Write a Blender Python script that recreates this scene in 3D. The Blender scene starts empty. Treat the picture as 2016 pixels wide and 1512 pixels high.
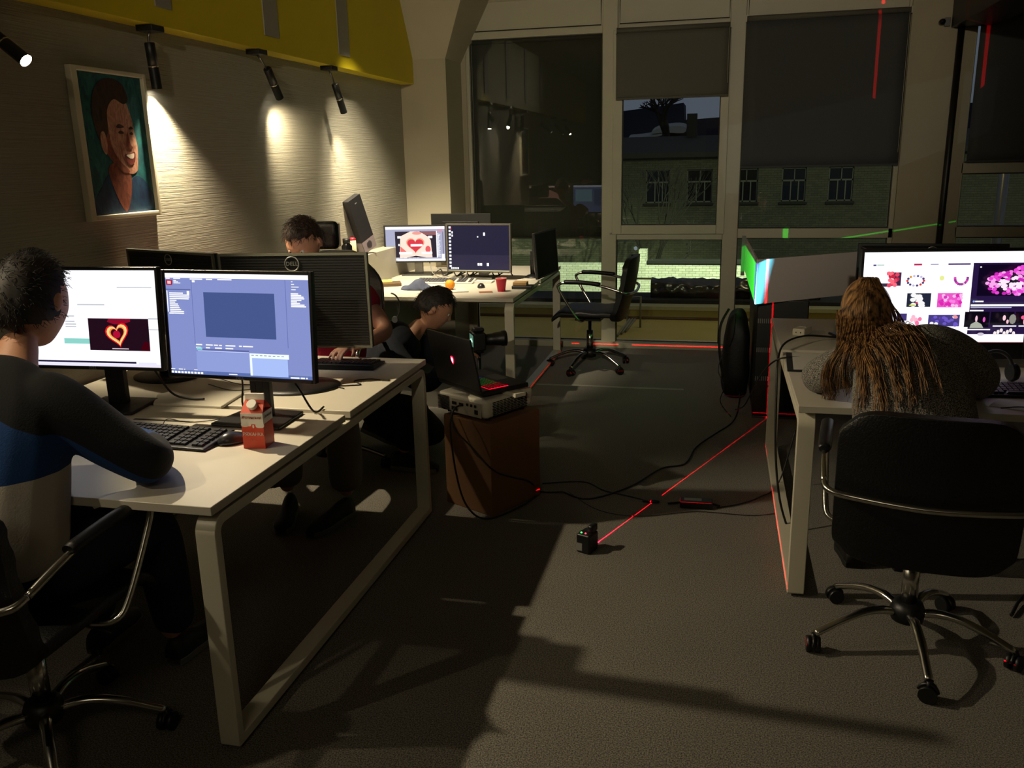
import bpy, bmesh, math, random
from mathutils import Vector as V, Matrix as M, Euler, noise
random.seed(7)
SC = bpy.context.scene
COL = SC.collection
PI = math.pi
def R(a): return math.radians(a)

# ------------------------------------------------------------ camera
cam_d = bpy.data.cameras.new('camera'); cam = bpy.data.objects.new('camera', cam_d); COL.objects.link(cam)
cam_d.sensor_width = 36; cam_d.lens = 36*1700.35/2016; cam_d.clip_end = 300; cam_d.clip_start = .05
_y, _p, _r = .2359, .254, -.022
fw = V((-math.sin(_y)*math.cos(_p), math.cos(_y)*math.cos(_p), -math.sin(_p)))
r0 = V((math.cos(_y), math.sin(_y), 0)); u0 = r0.cross(fw)
rr = math.cos(_r)*r0+math.sin(_r)*u0; uu = -math.sin(_r)*r0+math.cos(_r)*u0
cam.matrix_world = M(((rr.x, uu.x, -fw.x, 0), (rr.y, uu.y, -fw.y, 0), (rr.z, uu.z, -fw.z, 1.594), (0, 0, 0, 1)))
SC.camera = cam
SC.view_settings.view_transform = 'Standard'; SC.view_settings.look = 'None'
SC.view_settings.gamma = 1; SC.view_settings.use_curve_mapping = False
SC.view_settings.exposure = 0.0
SC.cycles.use_denoising = True
try: SC.cycles.denoiser = 'OPENIMAGEDENOISE'
except Exception: pass
SC.cycles.max_bounces = 8; SC.cycles.sample_clamp_indirect = 4
# ------------------------------------------------------------ night sky
wd = bpy.data.worlds.new('night_sky'); SC.world = wd; wd.use_nodes = True
wd.node_tree.nodes['Background'].inputs[0].default_value = (.11, .125, .17, 1)
wd.node_tree.nodes['Background'].inputs[1].default_value = 1.0

# ------------------------------------------------------------ lights (spot lamps on the left wall, see also the lamp bodies below)
WARM = (1.0, .84, .56)
def add_light(name, kind, loc, aim=None, energy=10, color=WARM, size=.02, angle=60, blend=.5):
    d = bpy.data.lights.new(name, kind); o = bpy.data.objects.new(name, d); COL.objects.link(o)
    d.energy = energy; d.color = color; o.location = loc
    if kind in ('SPOT', 'POINT'): d.shadow_soft_size = size
    if kind == 'SPOT': d.spot_size = R(angle); d.spot_blend = blend
    if kind == 'AREA': d.size = size
    if aim is not None: o.rotation_euler = (V(aim)-V(loc)).to_track_quat('-Z', 'Y').to_euler()
    return o
# (swivel point, direction aimed at, power, cone, blend, label)
SPOTS = [
 ((-2.478, 3.60, 2.13), (-2.510, 3.74, 1.0), 190, 98, .9, 'black cylinder spotlight beside the portrait, pointing straight down the wall'),
 ((-2.41, 4.52, 2.10), (-2.46, 5.30, 1.25), 55, 100, 1.0, 'black cylinder spotlight tilted right, second from the far end of the yellow beam'),
 ((-2.43, 5.43, 2.09), (-2.36, 5.85, 1.20), 62, 84, 1.0, 'black cylinder spotlight with lit rim, nearest the window end of the yellow beam'),
 ((-2.44, 2.63, 2.07), (0.10, 2.62, 0.10), 150, 74, .6, 'spotlight with glaring lit lens at the upper left corner of the photo'),
 ((-2.43, 1.60, 2.09), (-0.70, 1.60, 0.20), 26, 84, .8, 'black cylinder spotlight on the yellow beam nearest the photographer'),
 ((-2.43, .65, 2.09), (-1.30, 1.95, .55), 17, 70, .8, 'black cylinder spotlight on the yellow beam behind the photographer, outside the photo'),
]
SPOT_LEN = .195
for (p, q, e, ang, bl, lab) in SPOTS:
    d = (V(q)-V(p)).normalized()
    tip = V(p)+d*(SPOT_LEN+.004)
    add_light('spot_beam', 'SPOT', tip, tip+d, e, WARM, .016, ang, bl)
# added fill lights behind the camera, no fixtures: lift walls and window side
add_light('rear_fill_area', 'AREA', (-.6, -1.0, 2.85), (-.6, -.4, 0), 6.5, (1., .86, .58), .9)
add_light('rear_fill_spot', 'SPOT', (-.2, -2.7, 2.86), (-.9, 7.3, 2.45), 480.0, (1., .87, .62), .05, 40, .7)
# desk lamp light pooled on the far desk comes from a ceiling spot there
add_light('far_desk_spot', 'SPOT', (-2.0, 5.3, 2.86), (-2.12, 6.15, .74), 430, (1., .87, .62), .03, 60, .8)
# street lamp outside
add_light('street_lamp_light', 'SPOT', (3.5, 12.5, 6.0), (-.4, 20, -.6), 20000, (.86, 1., .62), .1, 60, .5)
add_light('yard_lamp_light', 'SPOT', (9, 20, 7.0), (-3, 41, 0), 3000, (.95, 1., .60), .3, 100, .8)
add_light('terrace_light', 'POINT', (1.2, 8.6, 2.9), None, 90, (1., .80, .35), .1)

# ------------------------------------------------------------ materials
def lin(c):
    f = lambda v: v/12.92 if v <= .04045 else ((v+.055)/1.055)**2.4
    return tuple(f(x/255) for x in c)+(1,)
def nd(m, t, **k):
    n = m.node_tree.nodes.new(t)
    for a, b in k.items(): setattr(n, a, b)
    return n
def lk(m, a, b): m.node_tree.links.new(a, b)
MATS = {}
def mat(name, c, rough=.5, metal=0, var=0, scale=30, bump=0, bscale=200, spec=.5, coat=0, emit=0, ecol=None):
    if name in MATS: return MATS[name]
    m = bpy.data.materials.new(name); m.use_nodes = True; MATS[name] = m
    b = m.node_tree.nodes['Principled BSDF']
    b.inputs['Base Color'].default_value = lin(c); b.inputs['Roughness'].default_value = rough
    b.inputs['Metallic'].default_value = metal; b.inputs['Specular IOR Level'].default_value = spec
    b.inputs['Coat Weight'].default_value = coat
    if emit:
        b.inputs['Emission Color'].default_value = lin(ecol or c); b.inputs['Emission Strength'].default_value = emit
    if var or bump:
        tc = nd(m, 'ShaderNodeTexCoord')
    if var:
        n = nd(m, 'ShaderNodeTexNoise'); n.inputs['Scale'].default_value = scale; n.inputs['Detail'].default_value = 5
        lk(m, tc.outputs['Object'], n.inputs['Vector'])
        mx = nd(m, 'ShaderNodeMix', data_type='RGBA')
        l = lin(c); mx.inputs[6].default_value = tuple(max(0, x*(1-var)) for x in l[:3])+(1,)
        mx.inputs[7].default_value = tuple(min(1, x*(1+var)) for x in l[:3])+(1,)
        lk(m, n.outputs['Fac'], mx.inputs[0]); lk(m, mx.outputs[2], b.inputs['Base Color'])
    if bump:
        n2 = nd(m, 'ShaderNodeTexNoise'); n2.inputs['Scale'].default_value = bscale; n2.inputs['Detail'].default_value = 3
        lk(m, tc.outputs['Object'], n2.inputs['Vector'])
        bp = nd(m, 'ShaderNodeBump'); bp.inputs['Strength'].default_value = bump; bp.inputs['Distance'].default_value = .004
        lk(m, n2.outputs['Fac'], bp.inputs['Height']); lk(m, bp.outputs[0], b.inputs['Normal'])
    return m
def emi(c, s=1.0):
    n = 'lit_%02x%02x%02x_%d' % (c[0], c[1], c[2], int(s*100))
    if n in MATS: return MATS[n]
    m = bpy.data.materials.new(n); m.use_nodes = True; MATS[n] = m
    nt = m.node_tree; nt.nodes.clear()
    e = nt.nodes.new('ShaderNodeEmission'); o = nt.nodes.new('ShaderNodeOutputMaterial')
    e.inputs[0].default_value = lin(c); e.inputs[1].default_value = s
    g = nt.nodes.new('ShaderNodeBsdfGlossy'); g.inputs['Roughness'].default_value = .25; g.inputs[0].default_value = (.02, .02, .02, 1)
    a = nt.nodes.new('ShaderNodeAddShader')
    nt.links.new(e.outputs[0], a.inputs[0]); nt.links.new(g.outputs[0], a.inputs[1]); nt.links.new(a.outputs[0], o.inputs[0])
    return m
white = mat('white_laminate', (196, 189, 174), .42, var=.03, scale=12, bump=.03, bscale=400)
wedge = mat('laminate_edge_band', (190, 184, 168), .5, var=.04, scale=40)
wmetal = mat('white_powder_coated_steel', (205, 199, 180), .38, bump=.04, bscale=600, var=.02)
blk = mat('black_plastic', (17, 17, 18), .42, bump=.1, bscale=900, var=.1)
blk_gl = mat('black_gloss_plastic', (11, 11, 13), .14, spec=.5)
leather = mat('black_leather', (14, 14, 15), .42, bump=.5, bscale=160, var=.15)
chrome = mat('chrome_tube', (205, 203, 196), .2, metal=1)
steel = mat('brushed_steel', (130, 128, 124), .35, metal=1)
grey_pl = mat('grey_plastic', (96, 97, 98), .45, bump=.05)
frame_w = mat('white_window_frame', (176, 172, 152), .45, var=.04, scale=6)
plaster = mat('painted_plaster', (168, 160, 138), .75, var=.05, scale=3, bump=.12, bscale=90)
rubber = mat('black_rubber', (16, 16, 16), .7)
skin_m = mat('skin', (196, 142, 112), .55, var=.08, scale=60, bump=.08, bscale=300)
cable_m = mat('black_cable', (18, 18, 19), .45)
cable_g = mat('grey_cable', (120, 118, 112), .5)

# ------------------------------------------------------------ mesh helpers
def obj(name, me, mats, parent=None, smooth=False, bev=0, seg=2):
    if isinstance(me, bmesh.types.BMesh):
        bm = me; me = bpy.data.meshes.new(name)
        bmesh.ops.recalc_face_normals(bm, faces=bm.faces[:]) if not bm.faces.layers.int.get('keep') else None
        bm.to_mesh(me); bm.free()
    o = bpy.data.objects.new(name, me); COL.objects.link(o)
    for m_ in (mats if isinstance(mats, (list, tuple)) else [mats]): me.materials.append(m_)
    if smooth:
        for p in me.polygons: p.use_smooth = True
    if bev:
        md = o.modifiers.new('bevel', 'BEVEL'); md.width = bev; md.segments = seg; md.limit_method = 'ANGLE'; md.angle_limit = R(40)
        if seg > 1:
            for p in me.polygons: p.use_smooth = True
            w = o.modifiers.new('wn', 'WEIGHTED_NORMAL'); w.keep_sharp = True
    if parent is not None: o.parent = parent
    return o
def thing(name, label, cat, loc=(0, 0, 0), rz=0, group=None):
    o = bpy.data.objects.new(name, None); COL.objects.link(o); o.location = loc; o.rotation_euler = (0, 0, rz)
    o.empty_display_size = .05
    o['label'] = label; o['category'] = cat
    if group: o['group'] = group
    return o
def tag(o, label, cat, group=None):
    o['label'] = label; o['category'] = cat
    if group: o['group'] = group
    return o
def struct(o, label=None):
    o['kind'] = 'structure'
    if label: o['label'] = label
    return o
def BM(): return bmesh.new()
def box(bm, c, s, rot=None, mi=0):
    m_ = M.Translation(V(c)) @ (rot.to_4x4() if rot is not None else M.Identity(4)) @ M.Diagonal((s[0], s[1], s[2], 1))
    r = bmesh.ops.create_cube(bm, size=1, matrix=m_)
    for f in {f for v in r['verts'] for f in v.link_faces}: f.material_index = mi
    return r['verts']
def bx(bm, a, b, mi=0):
    return box(bm, [(a[i]+b[i])/2 for i in range(3)], [abs(b[i]-a[i]) for i in range(3)], mi=mi)
def prism(bm, pts, d, mi=0):
    """pts: closed 3-D outline; d: extrusion vector"""
    vs = [bm.verts.new(p) for p in pts]; ws = [bm.verts.new(V(p)+V(d)) for p in pts]
    n = len(vs); fs = [bm.faces.new(vs), bm.faces.new(ws[::-1])]
    for i in range(n): fs.append(bm.faces.new((vs[i], ws[i], ws[(i+1) % n], vs[(i+1) % n])))
    for f in fs: f.material_index = mi
def frame_for(t):
    t = t.normalized(); a = V((0, 0, 1)) if abs(t.z) < .9 else V((1, 0, 0))
    x = t.cross(a).normalized(); return x, t.cross(x).normalized()
def tube(bm, pts, r, n=10, closed=False, cap=True, mi=0, flat=1.0):
    pts = [V(p) for p in pts]; k = len(pts)
    rs = r if isinstance(r, (list, tuple)) else [r]*k
    rings = []; px = None
    for i in range(k):
        if closed: t = pts[(i+1) % k]-pts[i-1]
        else: t = pts[min(i+1, k-1)]-pts[max(i-1, 0)]
        if t.length < 1e-9: t = V((0, 0, 1))
        t.normalize()
        if px is None: x, y = frame_for(t)
        else:
            x = (px-t*px.dot(t))
            if x.length < 1e-6: x, y = frame_for(t)
            x.normalize(); y = t.cross(x)
        px = x
        rings.append([bm.verts.new(pts[i]+(x*math.cos(2*PI*j/n)+y*math.sin(2*PI*j/n)*flat)*rs[i]) for j in range(n)])
    for i in range(k if closed else k-1):
        a, b = rings[i], rings[(i+1) % k]
        for j in range(n):
            f = bm.faces.new((a[j], a[(j+1) % n], b[(j+1) % n], b[j])); f.material_index = mi; f.smooth = True
    if cap and not closed and n > 2:
        for rg in (rings[0][::-1], rings[-1]):
            f = bm.faces.new(rg); f.material_index = mi
def lathe(bm, prof, c=(0, 0, 0), n=24, axis='Z', mi=0):
    c = V(c); rings = []
    for (r, z) in prof:
        ring = []
        for j in range(n):
            a = 2*PI*j/n
            p = V((max(r, 1e-4)*math.cos(a), max(r, 1e-4)*math.sin(a), z))
            if axis == 'Y': p = V((p.x, p.z, p.y))
            if axis == 'X': p = V((p.z, p.x, p.y))
            ring.append(bm.verts.new(c+p))
        rings.append(ring)
    for a, b in zip(rings, rings[1:]):
        for j in range(n):
            f = bm.faces.new((a[j], a[(j+1) % n], b[(j+1) % n], b[j])); f.smooth = True; f.material_index = mi
    for rg in (rings[0][::-1], rings[-1]): bm.faces.new(rg).material_index = mi
def spline(pts, n=8, closed=False):
    pts = [V(p) for p in pts]; out = []; k = len(pts)
    for i in range(k if closed else k-1):
        if closed: p0, p1, p2, p3 = pts[i-1], pts[i], pts[(i+1) % k], pts[(i+2) % k]
        else: p0, p1, p2, p3 = pts[max(i-1, 0)], pts[i], pts[i+1], pts[min(i+2, k-1)]
        for j in range(n):
            t = j/n
            out.append(.5*((2*p1)+(-p0+p2)*t+(2*p0-5*p1+4*p2-p3)*t*t+(-p0+3*p1-3*p2+p3)*t**3))
    if not closed: out.append(pts[-1])
    return out
def round_path(pts, rad, n=5, closed=True):
    """rounded polygon path"""
    pts = [V(p) for p in pts]; out = []; k = len(pts)
    for i in range(k):
        if not closed and i in (0, k-1): out.append(pts[i]); continue
        p, a, b = pts[i], pts[i-1], pts[(i+1) % k]
        da, db = (a-p), (b-p); ra = min(rad, da.length*.49, db.length*.49)
        s, e = p+da.normalized()*ra, p+db.normalized()*ra
        for j in range(n+1):
            t = j/n; out.append((1-t)**2*s+2*t*(1-t)*p+t*t*e)
    return out
def text_mesh(txt, size, extrude=.0006, shear=0, align='CENTER'):
    c = bpy.data.curves.new('t', 'FONT'); c.body = txt; c.size = size; c.extrude = extrude; c.shear = shear
    c.align_x = align; c.align_y = 'CENTER'; c.resolution_u = 2
    o = bpy.data.objects.new('t', c); COL.objects.link(o)
    me = bpy.data.meshes.new_from_object(o.evaluated_get(bpy.context.evaluated_depsgraph_get()))
    bpy.data.objects.remove(o); bpy.data.curves.remove(c)
    return me
def put_text(name, txt, size, m_, parent, loc, rot, shear=0, ext=.0006, sx=1):
    o = obj(name, text_mesh(txt, size, ext, shear), m_, parent); o.location = loc; o.rotation_euler = rot; o.scale = (sx, 1, 1)
    return o

# ============================================================ ROOM SHELL
XL, WY, CZ = -2.53, 7.36, 2.92      # left wall, window plane, ceiling
# carpet
m = mat('charcoal_carpet', (74, 72, 68), .95)
b = m.node_tree.nodes['Principled BSDF']; tc = nd(m, 'ShaderNodeTexCoord')
n1 = nd(m, 'ShaderNodeTexNoise'); n1.inputs['Scale'].default_value = 230; n1.inputs['Detail'].default_value = 4
n2 = nd(m, 'ShaderNodeTexNoise'); n2.inputs['Scale'].default_value = 1.6; n2.inputs['Detail'].default_value = 4
cr = nd(m, 'ShaderNodeValToRGB'); cr.color_ramp.elements[0].position = .36; cr.color_ramp.elements[0].color = lin((30, 29, 26)); cr.color_ramp.elements[1].position = .66; cr.color_ramp.elements[1].color = lin((142, 134, 120))
mx = nd(m, 'ShaderNodeMix', data_type='RGBA', blend_type='MULTIPLY'); mx.inputs[0].default_value = .35
for n_ in (n1, n2): lk(m, tc.outputs['Object'], n_.inputs['Vector'])
lk(m, n1.outputs['Fac'], cr.inputs[0]); lk(m, cr.outputs[0], mx.inputs[6]); lk(m, n2.outputs['Fac'], mx.inputs[7]); lk(m, mx.outputs[2], b.inputs['Base Color'])
bp = nd(m, 'ShaderNodeBump'); bp.inputs['Strength'].default_value = .5; bp.inputs['Distance'].default_value = .004
lk(m, n1.outputs['Fac'], bp.inputs['Height']); lk(m, bp.outputs[0], b.inputs['Normal'])
b.inputs['Sheen Weight'].default_value = .2
bm = BM(); bx(bm, (XL, -3, -.06), (3.6, WY+.02, 0)); struct(obj('floor', bm, m), 'dark grey speckled office carpet')
bm = BM(); bx(bm, (XL-.1, -3, CZ), (3.6, WY+.2, CZ+.08)); struct(obj('ceiling', bm, plaster))
# left wall: ribbed grey wallpaper
m = mat('ribbed_grey_wallpaper', (150, 146, 132), .62)
b = m.node_tree.nodes['Principled BSDF']; tc = nd(m, 'ShaderNodeTexCoord'); mp = nd(m, 'ShaderNodeMapping'); mp.inputs['Scale'].default_value = (1, 3.5, 240)
ns = nd(m, 'ShaderNodeTexNoise'); ns.inputs['Scale'].default_value = 1.0; ns.inputs['Detail'].default_value = 3
lk(m, tc.outputs['Object'], mp.inputs[0]); lk(m, mp.outputs[0], ns.inputs['Vector'])
bp = nd(m, 'ShaderNodeBump'); bp.inputs['Strength'].default_value = .6; bp.inputs['Distance'].default_value = .005
lk(m, ns.outputs['Fac'], bp.inputs['Height']); lk(m, bp.outputs[0], b.inputs['Normal'])
bm = BM(); bx(bm, (XL-.1, -3, 0), (XL, WY+.1, CZ)); struct(obj('wall_left', bm, m), 'grey wall with finely ribbed wallpaper')
bm = BM(); bx(bm, (3.6, -3, 0), (3.7, WY+.1, CZ)); struct(obj('wall_right', bm, plaster))
bm = BM(); bx(bm, (XL, -3.1, 0), (3.7, -3, CZ)); struct(obj('wall_back', bm, plaster))
bm = BM(); bx(bm, (XL, 1.0, 0), (XL+.012, 6.93, .07)); struct(obj('baseboard_left', bm, frame_w, bev=.003))
# corner column with flared capital + window-side wall strips
bm = BM()
bx(bm, (XL, 6.93, 0), (-2.15, WY+.1, 2.38))
def ring(z, x1, y0): return [(XL, y0, z), (x1, y0, z), (x1, WY+.1, z), (XL, WY+.1, z)]
lo = [bm.verts.new(p) for p in ring(2.38, -2.15, 6.93)]; hi = [bm.verts.new(p) for p in ring(CZ, -1.86, 6.62)]
for i in range(4): bm.faces.new((lo[i], lo[(i+1) % 4], hi[(i+1) % 4], hi[i]))
struct(obj('trim_1', bm, plaster), 'plastered corner column flaring out to the ceiling')
# yellow beam over the lamps
yel = mat('yellow_paint', (196, 176, 14), .6, var=.04, scale=4)
bm = BM(); bx(bm, (XL, -1.5, 2.195), (-2.42, 6.93, CZ)); beam = struct(obj('trim_2', bm, yel, bev=.003), 'bright yellow painted beam box along the left wall')
gst = mat('grey_strip_paint', (140, 134, 122), .6)
for (y0, y1) in ((3.585, 3.70), (4.54, 4.70), (5.50, 5.67), (2.62, 2.74)):
    bm = BM(); bx(bm, (-2.42, y0, 2.272), (-2.414, y1, CZ)); obj('grey_strip', bm, gst, beam)
# window wall: solid pieces
bm = BM()
bx(bm, (-2.15, WY, 0), (-2.107, WY+.12, CZ)); bx(bm, (-2.107, WY, 2.84), (1.33, WY+.12, CZ))
bx(bm, (1.33, WY-.02, 0), (1.775, WY+.12, CZ)); bx(bm, (2.75, WY, 0), (3.6, WY+.12, CZ)); bx(bm, (1.775, WY, 2.56), (2.75, WY+.12, CZ))
struct(obj('wall_window', bm, plaster), 'plastered pier between the big window and the right window')
gasket = mat('dark_window_gasket', (16, 15, 12), .6)
# glazing
gm = bpy.data.materials.new('window_glass'); gm.use_nodes = True; nt = gm.node_tree; nt.nodes.clear()
o_ = nt.nodes.new('ShaderNodeOutputMaterial'); tr = nt.nodes.new('ShaderNodeBsdfTransparent'); tr.inputs[0].default_value = (.80, .83, .80, 1)
gl = nt.nodes.new('ShaderNodeBsdfGlossy'); gl.inputs['Roughness'].default_value = 0.0; fr = nt.nodes.new('ShaderNodeFresnel'); fr.inputs[0].default_value = 1.6
ms = nt.nodes.new('ShaderNodeMixShader'); nt.links.new(fr.outputs[0], ms.inputs[0]); nt.links.new(tr.outputs[0], ms.inputs[1]); nt.links.new(gl.outputs[0], ms.inputs[2]); nt.links.new(ms.outputs[0], o_.inputs[0])
def pane(name, x0, z0, x1, z1, y, parent):
    # a pane with its dark rubber seal
    bm = BM(); bx(bm, (x0, y, z0), (x1, y+.006, z1)); obj(name, bm, gm, parent)
    bm = BM(); t = .007
    bx(bm, (x0-t, y-.004, z0-t), (x0, y+.012, z1+t)); bx(bm, (x1, y-.004, z0-t), (x1+t, y+.012, z1+t))
    bx(bm, (x0, y-.004, z0-t), (x1, y+.012, z0)); bx(bm, (x0, y-.004, z1), (x1, y+.012, z1+t)); obj('seal', bm, gasket, parent)
def window(idx, lab):
    o = bpy.data.objects.new('window_%d' % idx, None); COL.objects.link(o); o['kind'] = 'structure'; o['label'] = lab; return o
D = WY+.10
# window 1 (left bay)
w = window(1, 'left window bay, full height, blind drawn behind its glass')
bm = BM(); bx(bm, (-2.107, WY, 0), (-2.075, D, 2.62)); bx(bm, (-2.075, WY, 0), (-.96, D, .05)); bx(bm, (-2.075, WY, 2.56), (-.96, D, 2.615)); obj('window_frame', bm, frame_w, w, bev=.004)
pane('glass', -2.068, .057, -.967, 2.553, WY+.035, w)
bm = BM(); prism(bm, [(-2.107, WY+.01, 2.615), (-.96, WY+.01, 2.615), (-.96, WY+.01, 2.84), (-1.9, WY+.01, 2.84), (-2.107, WY+.01, 2.70)], (0, .05, 0)); obj('spandrel_panel', bm, frame_w, w)
bm = BM(); tube(bm, [(-2.08, WY+.008, 2.72), (-2.08, WY+.008, 2.622), (-.975, WY+.008, 2.622), (-.975, WY+.008, 2.84)], .004, 4); obj('seam', bm, gasket, w)
# post 1, post 2
bm = BM(); bx(bm, (-.96, WY-.015, 0), (-.837, D, 2.84)); struct(obj('trim_3', bm, frame_w, bev=.006), 'window post between the left and middle bays')
bm = BM(); bx(bm, (.03, WY-.012, 0), (.15, D, 2.84)); struct(obj('trim_4', bm, frame_w, bev=.006), 'window post between the middle and right bays')
# window 2 (middle bay)
w = window(2, 'middle window bay with an opening sash above a fixed lower pane')
bm = BM(); bx(bm, (-.837, WY, 0), (.03, D, .05)); bx(bm, (-.837, WY, .922), (.03, D, .968)); bx(bm, (-.837, WY, 2.56), (.03, D, 2.615)); obj('window_frame', bm, frame_w, w, bev=.004)
bm = BM()
for a, c in (((-.872, WY-.03, .97), (-.795, WY+.03, 2.57)), ((-.022, WY-.03, .97), (.042, WY+.03, 2.57)), ((-.795, WY-.03, .97), (-.022, WY+.03, 1.045)), ((-.795, WY-.03, 2.49), (-.022, WY+.03, 2.57))): bx(bm, a, c)
obj('sash', bm, frame_w, w, bev=.004)
pane('upper_glass', -.788, 1.052, -.029, 2.483, WY-.005, w); pane('lower_glass', -.83, .057, .023, .915, WY+.03, w)
bm = BM(); bx(bm, (-.837, WY+.01, 2.615), (.03, D, 2.84)); obj('spandrel_panel', bm, frame_w, w)
bm = BM(); tube(bm, [(-.825, WY+.008, 2.84), (-.825, WY+.008, 2.622), (.022, WY+.008, 2.622), (.022, WY+.008, 2.84)], .004, 4); obj('seam', bm, gasket, w)
bm = BM(); lathe(bm, [(.008, 0), (.008, .02)], (-.882, WY-.035, .975), 8, 'Y'); obj('hinge_pin', bm, steel, w)
# window 3 (right bay)
w = window(3, 'right window bay, blind half down over the upper pane')
bm = BM(); bx(bm, (.15, WY, 0), (1.33, D, .05)); bx(bm, (.15, WY, .935), (1.33, D, 1.012)); bx(bm, (.15, WY, 2.56), (1.33, D, 2.615)); bx(bm, (1.295, WY, .05), (1.33, D, 2.56)); obj('window_frame', bm, frame_w, w, bev=.004)
pane('upper_glass', .157, 1.02, 1.288, 2.553, WY+.03, w); pane('lower_glass', .157, .057, 1.288, .928, WY+.03, w)
bm = BM(); bx(bm, (.15, WY+.01, 2.615), (1.33, D, 2.84)); obj('spandrel_panel', bm, frame_w, w)
bm = BM(); tube(bm, [(.165, WY+.008, 2.84), (.165, WY+.008, 2.622), (1.31, WY+.008, 2.622), (1.31, WY+.008, 2.84)], .004, 4); obj('seam', bm, gasket, w)
# window 4 (beyond the pier)
w = window(4, 'narrow part of a further window right of the pier')
bm = BM(); bx(bm, (1.775, WY, 0), (2.75, D, .05)); bx(bm, (1.775, WY, .94), (2.75, D, 1.02)); bx(bm, (1.775, WY, 1.42), (2.75, D, 1.50)); bx(bm, (1.775, WY, .05), (1.79, D, 2.56)); obj('window_frame', bm, frame_w, w, bev=.004)
pane('upper_glass', 1.797, 1.027, 2.743, 1.413, WY+.03, w); pane('lower_glass', 1.797, .057, 2.743, .933, WY+.03, w); pane('top_glass', 1.797, 1.507, 2.743, 2.553, WY+.03, w)
# threshold strip along the glazing
bm = BM(); bx(bm, (-2.15, WY-.05, 0), (1.33, WY, .05)); struct(obj('baseboard_window', bm, frame_w, bev=.003))
bm = BM(); bx(bm, (-2.45, 5.98, 0), (-.2, 6.005, .004)); struct(obj('trim_5', bm, mat('pale_floor_joint', (150, 148, 138), .5)), 'pale metal joint strip in the carpet')
# blinds
blind_m = mat('grey_blind_fabric', (92, 90, 82), .85, bump=.25, bscale=700, var=.03, scale=2)
blind_d = mat('dark_grey_blind_fabric', (66, 68, 68), .85, bump=.25, bscale=700, var=.03, scale=2)
def blind(x0, x1, z0, z1, y, lab, roller=True, m_=None):
    t = thing('roller_blind', lab, 'blind', ((x0+x1)/2, y, z0))
    hw = (x1-x0)/2; h = z1-z0
    bm = BM(); nx, nz = 12, 12; g = [[bm.verts.new((-hw+2*hw*i/nx, .002*math.sin(i*1.3+j*.4), .012+(h-.012)*j/nz)) for j in range(nz+1)] for i in range(nx+1)]
    for i in range(nx):
        for j in range(nz): bm.faces.new((g[i][j], g[i+1][j], g[i+1][j+1], g[i][j+1]))
    f = obj('fabric', bm, m_ or blind_m, t, smooth=True); f.modifiers.new('s', 'SOLIDIFY').thickness = .0015
    bm = BM(); bx(bm, (-hw, -.006, 0), (hw, .006, .018)); obj('bottom_bar', bm, m_ or blind_m, t, bev=.003)
    if roller:
        bm = BM(); tube(bm, [(-hw, 0, h+.012), (hw, 0, h+.012)], .02, 14); obj('roller', bm, blind_m, t)
        for s in (-1, 1):
            bm = BM(); bx(bm, (s*hw-.004, -.025, h-.012), (s*hw+.004, .02, h+.036)); obj('bracket', bm, frame_w, t)
    bm = BM(); tube(bm, [(hw-.012, -.012, h), (hw-.012, -.014, h*.5), (hw-.012, -.012, .1)], .0018, 5); obj('bead_chain', bm, frame_w, t)
blind(-2.073, -.962, .925, 2.535, WY+.075, 'grey roller blind drawn low behind the reflecting glass, leftmost of the blinds')
blind(-.845, .035, 2.038, 2.55, WY-.055, 'short grey roller blind over the top of the middle sash')
blind(.148, 1.318, 1.488, 2.585, WY-.045, 'wide dark roller blind crossed by a red laser line, right window bay', m_=blind_d)
blind(1.795, 2.7, 1.50, 2.53, WY-.045, 'dark roller blind beyond the black pipe at the right edge', m_=blind_d)
# pipe, duct, security camera
bm = BM(); tube(bm, [(1.655, WY-.06, .02), (1.665, WY-.06, 2.5)], .024, 14); tag(obj('heating_pipe', bm, blk), 'slim black vertical pipe running up the pier', 'pipe')
bm = BM(); bx(bm, (1.60, 4.2, 2.46), (1.90, WY-.03, 2.66)); tag(obj('cable_duct', bm, blk, bev=.006), 'dark boxed duct under the ceiling at the upper right corner', 'duct')
t = thing('security_camera', 'tiny dark security camera high on the pier near the ceiling', 'camera', (1.53, WY-.03, 2.50))
bm = BM(); lathe(bm, [(.02, 0), (.022, -.03), (.02, -.05), (.001, -.055)], (0, 0, 0), 14, 'Y'); obj('lens_housing', bm, blk_gl, t)
bm = BM(); bx(bm, (.02, -.02, -.03), (.06, .0, .03)); obj('bracket', bm, grey_pl, t, bev=.003)
# back-of-room door that the glass mirrors
t = bpy.data.objects.new('door_1', None); COL.objects.link(t); t['kind'] = 'structure'; t.location = (.2, -3, 0)
wood = mat('brown_door_wood', (120, 88, 38), .5, var=.25, scale=8)
bm = BM(); bx(bm, (-.5, 0, 0), (.5, .04, 2.1)); obj('door_leaf', bm, wood, t); bm = BM(); tube(bm, [(.38, .06, 1), (.46, .06, 1)], .01, 8); obj('door_handle', bm, steel, t)

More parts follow.
